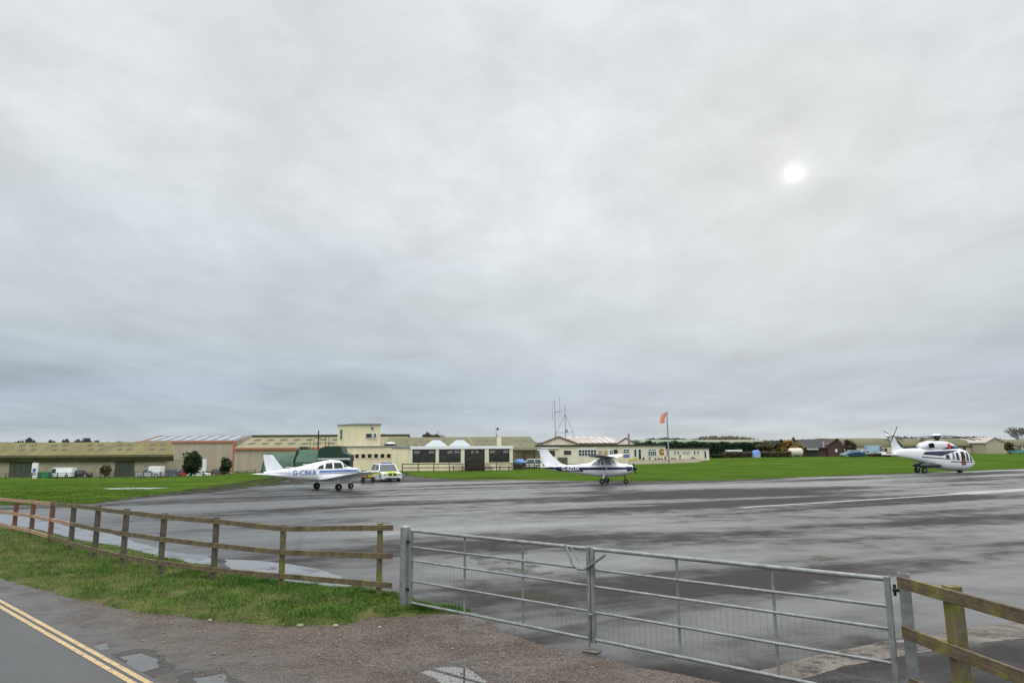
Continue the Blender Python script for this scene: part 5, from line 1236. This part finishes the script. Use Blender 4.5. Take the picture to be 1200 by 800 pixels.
for sd in (-1,1):
    FC.patch('windscreen', [(.80,1.52),(1.12,1.58),(.84,1.76),(.60,1.88)], CABG, ca, sd, .012)
    FC.patch('door_window', [(-.2,1.48),(.68,1.49),(.52,1.84),(-.2,1.86)], CABG, ca, sd)
    FC.patch('rear_window', [(-1.0,1.47),(-.30,1.48),(-.30,1.85),(-.74,1.78)], CABG, ca, sd)
    FC.patch('side_stripe', [(-4.0,1.02),(1.95,1.12),(1.95,1.30),(-4.0,1.28)], NAVY, ca, sd, .007, 40, 3)
    FC.patch('tail_stripe', [(-5.05,1.22),(-4.0,1.10),(-4.0,1.28),(-5.05,1.33)], NAVY, ca, sd, .007, 10, 2)
    FC.patch('cowl_panel', [(1.9,.95),(2.27,1.08),(2.26,1.36),(1.75,1.33)], NAVY, ca, sd, .009, 8, 4)
    FC.text('G-AZUX', .40, -2.75, 1.15, WHITE, ca, sd, .035, slope=.01)
    FC.patch('registration_band', [(-4.0,.99),(-1.7,.95),(-1.7,1.30),(-4.0,1.32)], NAVY, ca, sd, .012, 20, 5)
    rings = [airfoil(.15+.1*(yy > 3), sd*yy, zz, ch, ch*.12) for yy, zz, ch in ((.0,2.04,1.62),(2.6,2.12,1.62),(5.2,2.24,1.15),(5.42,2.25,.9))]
    MB().loft(rings).build('wing', (WHITE if sd > 0 else mat('shaded_wing_grey',(.085,.087,.092),.4,.2,1.5)), ca, True)  # near wing's shade is put into its colour; far wing stays white
    b = MB(); bar(b,(.35,sd*.52,.75),(.25,sd*2.45,2.08),.035,.10); b.build('wing_strut', WHITE, ca)
    rings = [airfoil(-4.75, sd*yy, 1.33, ch, .07) for yy, ch in ((.02,1.0),(1.5,.75),(1.7,.5))]
    MB().loft(rings).build('tailplane', WHITE, ca, True)
    b = MB(); bar(b,(0,sd*.42,.66),(-.05,sd*1.08,.30),.10,.04); b.build('main_gear_leg', WHITE, ca); wheel(ca, -.05, sd*1.18, .22, .16)
rings = [airfoil(xx, 0, zz, ch, .09, 'z') for xx, zz, ch in ((-4.0,1.40,2.0),(-4.35,1.60,1.5),(-4.75,2.05,1.12),(-5.12,2.68,.72))]
MB().loft(rings).build('tail_fin', WHITE, ca, True)
MB().box(-5.62,-.05,2.66,-4.7,.05,2.75).build('fin_cap', WHITE, ca)
b = MB(); b.tube((1.62,0,.2),(1.60,0,.72),.04,.045); b.build('nose_gear_leg', DMETAL, ca, True); wheel(ca, 1.66, 0, .19, .13)
# ---- helicopter
YH_ = 77.5; pos = Vector((X(1105,YH_,553), YH_, 0))
he = thing('helicopter', 'white and dark blue twin engine helicopter parked at the right of the apron', 'helicopter', pos, R(2))
FH = Fus([(-5.6,1.88,2.42,.18),(-4.6,1.70,2.62,.32),(-3.4,1.44,2.70,.46),(-2.4,1.15,2.70,.66),(-1.2,.66,2.60,.95),(0,.32,2.62,1.02),(1.2,.22,2.66,1.04),(1.9,.22,2.64,1.02),(2.5,.28,2.46,.92),(2.95,.44,1.96,.72),(3.35,.72,1.45,.44),(3.6,.90,1.15,.20)], e=3.0)
FH.build('fuselage', WHITE, he)
EC = Fus([(-2.5,2.50,3.05,.42),(-2.2,2.45,3.28,.60),(-1.4,2.42,3.50,.75),(-.2,2.42,3.55,.74),(.7,2.42,3.40,.62),(1.5,2.42,3.05,.48),(2.1,2.40,2.66,.3)], e=2.6)
EC.build('engine_cowling', WHITE, he)
MB().loft([[(xx, y_*w_, 1.95+zz) for y_, zz in ((-1,0),(0,-.08),(1,0),(0,.02))] for xx, w_ in ((-6,.2),(-5,.3))])
for sd in (-1,1):
    FH.patch('blue_band', [(-2.6,1.70),(.3,1.45),(.35,1.55),(-2.6,1.80)], NAVY, he, sd, .01, 20, 2)
    FH.patch('blue_swoosh', [(-2.5,2.02),(-.6,1.85),(1.6,2.50),(-2.2,2.32)], NAVY, he, sd, .012, 20, 5)
    FH.patch('lower_band', [(.35,1.18),(3.3,1.08),(3.3,1.15),(.35,1.28)], NAVY, he, sd, .012, 16, 2)
    EC.patch('blue_nose_band', [(-.6,2.46),(2.0,2.46),(1.9,2.7),(.9,2.98)], NAVY, he, sd, .012, 16, 4)
    EC.patch('windscreen_top', [(.95,2.62),(1.9,2.46),(1.75,2.80),(1.25,3.02)], BLUEGLASS, he, sd, .02, 8, 4)
    EC.patch('red_panel', [(.42,2.62),(.80,2.62),(.80,3.15),(.42,3.22)], RED, he, sd, .022, 4, 6)
    EC.patch('exhaust', [(-1.75,2.75),(-1.15,2.75),(-1.15,3.20),(-1.75,3.20)], DARKTRIM, he, sd, .02, 6, 6)
    MB().tube((-1.45,sd*.70,2.98),(-1.62,sd*1.0,3.02),.22,.25,12,cap=False).build('exhaust_pipe', DMETAL, he, True)
    FH.patch('rear_window', [(-.15,1.62),(.25,1.58),(.25,1.95),(-.15,1.98)], GLASS, he, sd)
    FH.patch('cabin_window', [(.55,1.45),(.88,1.44),(.82,2.25),(.62,2.25)], GREY, he, sd)
    FH.patch('cabin_window', [(1.02,1.40),(1.36,1.38),(1.28,2.2),(1.02,2.22)], GLASS, he, sd)
    dd_ = FH.patch('open_door', [(1.55,.85),(2.05,.85),(2.02,2.30),(1.60,2.34)], mat('dark_cabin_interior',(.035,.02,.02),.8,.4,3), he, sd, .014, 6, 10)
    FH.patch('door_panel', [(1.60,.90),(1.98,.95),(1.98,1.45),(1.70,1.5)], mat('reddish_seat',(.25,.09,.06),.7,.2,4), dd_, sd, .02, 4, 4)
    FH.patch('cockpit_window', [(2.18,1.30),(2.48,1.28),(2.42,2.18),(2.18,2.28)], GLASS, he, sd)
    FH.patch('cockpit_window', [(2.66,1.26),(3.08,1.22),(2.86,1.72),(2.66,2.0)], GLASS, he, sd)
    # sponson and gear
    b = MB(); b.loft([[(xx, sd*(.72+math.cos(a*math.pi/5)*w_*.5), .82+math.sin(a*math.pi/5)*w_*.6) for a in range(10)] for xx, w_ in ((-3.0,.05),(-2.7,.35),(-1.9,.5),(-.8,.35),(-.3,.08))]); b.build('sponson', mat('sponson_shade_grey',(.05,.05,.06),.4,.1,2), he, True)  # sponson coloured dark to carry the shadow under the belly
    b = MB(); b.tube((-2.5,sd*.6,.3),(-2.35,sd*.6,.9),.07); b.build('main_gear_leg', SILVER, he, True); wheel(he, -2.5, sd*.66, .30, .2)
    wheel(he, 1.95, sd*.14, .22, .12)
    rings = [airfoil(-5.3-.25*(yy > 1), sd*yy, 2.0+.02*yy, ch, .09) for yy, ch in ((.1,.75),(1.45,.55),(1.55,.3))]
    MB().loft(rings).build('tailplane', WHITE, he, True)
    MB().box(-5.9,sd*1.53,1.95,-5.4,sd*1.58,2.3).build('end_plate', WHITE, he, bevel=.02)
b = MB(); b.tube((1.95,0,.2),(1.9,0,.7),.06); b.build('nose_gear_leg', SILVER, he, True)
rings = [airfoil(xx, 0, zz, ch, th, 'z') for xx, zz, ch, th in ((-4.7,2.3,1.8,.32),(-5.0,2.75,1.1,.24),(-5.3,3.4,.75,.20),(-5.5,4.1,.55,.16))]
MB().loft(rings).build('tail_fin', WHITE, he, True)
b = MB(); b.path([(-2.6,0,2.76),(-3.9,0,2.72),(-4.4,0,3.0),(-4.85,0,3.6)],.07); b.build('tail_shaft_cover', NAVY, he, True)
b = MB(); b.tube((-5.5,0,4.05),(-5.5,-.35,4.05),.16,.12,12); b.ball((-5.8,0,4.1),(.35,.16,.16)); b.build('tail_gearbox', WHITE, he, True)
b = MB(); b.tube((-5.5,-.36,4.05),(-5.5,-.44,4.05),.1); b.build('tail_rotor_hub', DMETAL, he, True)
for a in (28,118,208,298):
    w_ = R(a); bar_ = MB(); bar(bar_, (-5.5+math.sin(w_)*.08,-.4,4.05+math.cos(w_)*.08), (-5.5+math.sin(w_)*1.25,-.4,4.05+math.cos(w_)*1.25), .03, .12, Vector((0,1,0))); bar_.build('tail_rotor_blade', DMETAL, he)
b = MB(); b.tube((-.3,0,3.4),(-.3,0,4.0),.26,.2,12); b.build('rotor_mast', DARKTRIM, he, True)
b = MB(); b.tube((-.3,0,3.80),(-.3,0,3.98),.46,.40,14); b.build('rotor_hub', DMETAL, he, True)
b = MB(); b.ball((-.3,0,4.12),(.48,.48,.17),14,6); b.build('rotor_cap', WHITE, he, True)
for k in range(5):
    a = R(150+72*k); d = Vector((math.cos(a), math.sin(a), 0)); prev = None; rings = []; sv = Vector((-d.y, d.x, 0))
    for f in (.35,.9,1.6,2.5,3.4,4.2,4.7):
        c = Vector((-.3,0,3.92))+d*f+Vector((0,0,.12-.022*f*f)); w_ = .08 if f < .9 else .15
        rings.append([c-sv*w_-Vector((0,0,.02)), c+sv*w_-Vector((0,0,.02)), c+sv*w_+Vector((0,0,.03)), c-sv*w_+Vector((0,0,.03))])
    MB().loft(rings).build('rotor_blade', DMETAL, he)

# ------------------------------------------------------------------ light
sd_ = ray(930, 203); elev = math.asin(sd_.z); az = math.atan2(sd_.x, sd_.y)
sun = bpy.data.lights.new('sun', 'SUN'); sun.energy = .5; sun.angle = R(75); sun.color = (1,.96,.90)
so = bpy.data.objects.new('sun', sun); COL.objects.link(so); so.rotation_mode = 'QUATERNION'; so.rotation_quaternion = sd_.to_track_quat('Z', 'Y'); so.location = (40,60,60)
world = bpy.data.worlds.new('World'); scene.world = world; world.use_nodes = True
n = world.node_tree.nodes; l = world.node_tree.links; bg = n['Background']
sky = n.new('ShaderNodeTexSky'); sky.sky_type = 'NISHITA'; sky.sun_disc = False; sky.sun_elevation = elev; sky.sun_rotation = az; sky.air_density = 1; sky.dust_density = 3
tc = n.new('ShaderNodeTexCoord')
def wm(op, a, b=0, clamp=False):
    m = n.new('ShaderNodeMath'); m.operation = op; m.use_clamp = clamp
    for i, v in enumerate((a, b)):
        if isinstance(v, (int, float)): m.inputs[i].default_value = v
        else: l.new(v, m.inputs[i])
    return m.outputs[0]
def wramp(fac, stops):
    rp = n.new('ShaderNodeValToRGB'); e = rp.color_ramp.elements
    while len(e) < len(stops): e.new(.5)
    for i, (p_, c_) in enumerate(stops): e[i].position = p_; e[i].color = (*c_, 1) if isinstance(c_, tuple) else (c_, c_, c_, 1)
    l.new(fac, rp.inputs['Fac']); return rp.outputs['Color']
def wmix(mode, fac, a, b):
    m = n.new('ShaderNodeMix'); m.data_type = 'RGBA'; m.blend_type = mode
    for s_, v in ((m.inputs[0], fac), (m.inputs[6], a), (m.inputs[7], b)):
        if isinstance(v, (int, float)): s_.default_value = v
        elif isinstance(v, tuple): s_.default_value = (*v, 1)
        else: l.new(v, s_)
    return m.outputs[2]
sep = n.new('ShaderNodeSeparateXYZ'); l.new(tc.outputs['Generated'], sep.inputs[0])
zc = wm('MAXIMUM', sep.outputs['Z'], 0.0)
den = wm('ADD', zc, .10)
cmb = n.new('ShaderNodeCombineXYZ'); l.new(wm('DIVIDE', sep.outputs['X'], den), cmb.inputs[0]); l.new(wm('DIVIDE', sep.outputs['Y'], den), cmb.inputs[1])
def wnoise(scale, detail, rough, dist=0, rot=.5, st=(1,1,1)):
    mp = n.new('ShaderNodeMapping'); mp.inputs['Rotation'].default_value = (0,0,rot); mp.inputs['Scale'].default_value = st; l.new(cmb.outputs[0], mp.inputs['Vector'])
    no = n.new('ShaderNodeTexNoise'); no.inputs['Scale'].default_value = scale; no.inputs['Detail'].default_value = detail; no.inputs['Roughness'].default_value = rough; no.inputs['Distortion'].default_value = dist
    l.new(mp.outputs[0], no.inputs['Vector']); return no.outputs['Fac']
base = wramp(zc, [(0.0,(.58,.63,.64)), (.022,(.50,.56,.60)), (.05,(.43,.495,.56)), (.09,(.41,.475,.55)), (.17,(.51,.57,.605)), (.27,(.57,.615,.65)), (.40,(.625,.66,.68)), (.60,(.65,.685,.705)), (.8,(.95,.97,1)), (1.0,(1,1,1))])
boost = wramp(zc, [(.58,.5), (.80,.80)])            # an overcast sky is brightest overhead
c1 = wramp(wnoise(.55, 7, .5, .3), [(.30,.86), (.70,1.13)])
c2 = wramp(wnoise(2.2, 8, .58, .5, 1.1, (1,.6,1)), [(.30,.93), (.70,1.06)])
cl = wmix('MULTIPLY', 1.0, wmix('MULTIPLY', 1.0, base, c1), c2)
cl = wmix('MULTIPLY', 1.0, cl, wmix('ADD', 1.0, boost, boost))
cl = wmix('MULTIPLY', 1.0, cl, wramp(zc, [(.60,(.5,.5,.5)), (.85,(.75,.75,.75))])); cl = wmix('ADD', 1.0, cl, cl)
# the sun's disc showing through thin cloud
dt = n.new('ShaderNodeVectorMath'); dt.operation = 'DOT_PRODUCT'; l.new(tc.outputs['Generated'], dt.inputs[0]); dt.inputs[1].default_value = sd_
ang = wm('ARCCOSINE', wm('MINIMUM', dt.outputs['Value'], 1.0))
disc = wramp(wm('DIVIDE', wm('ADD', ang, wm('MULTIPLY', wm('SUBTRACT', wnoise(7, 6, .7, .5), .5), R(.9))), R(2.6)), [(0.0,1.0), (.10,.95), (.19,.5), (.27,.16), (.5,.04), (1.0,0.0)])
glow = wramp(wm('DIVIDE', ang, R(60)), [(0.0,.05), (.3,.035), (1.0,0.0)])
cl = wmix('ADD', 1.0, cl, glow)
def dnoise(scale, detail, rough, rot, st, dist=.4):
    mp = n.new('ShaderNodeMapping'); mp.inputs['Rotation'].default_value = rot; mp.inputs['Scale'].default_value = st; l.new(tc.outputs['Generated'], mp.inputs['Vector'])
    no = n.new('ShaderNodeTexNoise'); no.inputs['Scale'].default_value = scale; no.inputs['Detail'].default_value = detail; no.inputs['Roughness'].default_value = rough; no.inputs['Distortion'].default_value = dist
    l.new(mp.outputs[0], no.inputs['Vector']); return no.outputs['Fac']
cb_ = ray(640, 200); dt2 = n.new('ShaderNodeVectorMath'); dt2.operation = 'DOT_PRODUCT'; l.new(tc.outputs['Generated'], dt2.inputs[0]); dt2.inputs[1].default_value = cb_
ang2 = wm('DIVIDE', wm('ARCCOSINE', wm('MINIMUM', dt2.outputs['Value'], 1.0)), R(24))
cl = wmix('ADD', 1.0, cl, wmix('MULTIPLY', 1.0, wramp(ang2, [(0.0,.09), (.5,.05), (1.0,0.0)]), wramp(dnoise(5, 8, .6, (0,.5,0), (1,1,1.6)), [(.35,.5), (.65,1.5)])))
mot = wramp(dnoise(11, 9, .62, (0,.6,0), (1,1,1.5), .6), [(.30,.955), (.5,1.0), (.68,1.05)])
near = wramp(wm('DIVIDE', ang, R(16)), [(0.0,.90), (.5,.95), (1.0,1.0)])
cl = wmix('MULTIPLY', 1.0, cl, near)
upm = wramp(zc, [(.14,0.0), (.28,1.0)])
cl = wmix('MULTIPLY', upm, cl, mot)
cl = wmix('MULTIPLY', 1.0, cl, wramp(dnoise(2.2, 6, .55, (0,-.25,0), (1,1,3.5), .5), [(.3,.94), (.7,1.05)]))
cl = wmix('ADD', 1.0, cl, wmix('MULTIPLY', 1.0, disc, (1.0,1.0,.98)))
bk = n.new('ShaderNodeMapRange'); bk.inputs['From Min'].default_value = .1; bk.inputs['From Max'].default_value = -.7; bk.inputs['To Min'].default_value = 1.0; bk.inputs['To Max'].default_value = 1.6; l.new(sep.outputs['Y'], bk.inputs['Value'])
cl = wmix('MULTIPLY', 1.0, cl, bk.outputs['Result'])      # extra sky brightness added behind the viewer to lift the facades
sc10 = wmix('MULTIPLY', 1.0, cl, (10,10,10))
final = wmix('MIX', .985, sky.outputs['Color'], sc10)
l.new(final, bg.inputs['Color']); bg.inputs['Strength'].default_value = .105
scene.view_settings.view_transform = 'Standard'; scene.view_settings.look = 'None'; scene.view_settings.gamma = 1; scene.view_settings.exposure = 0
scene.cycles.max_bounces = 6
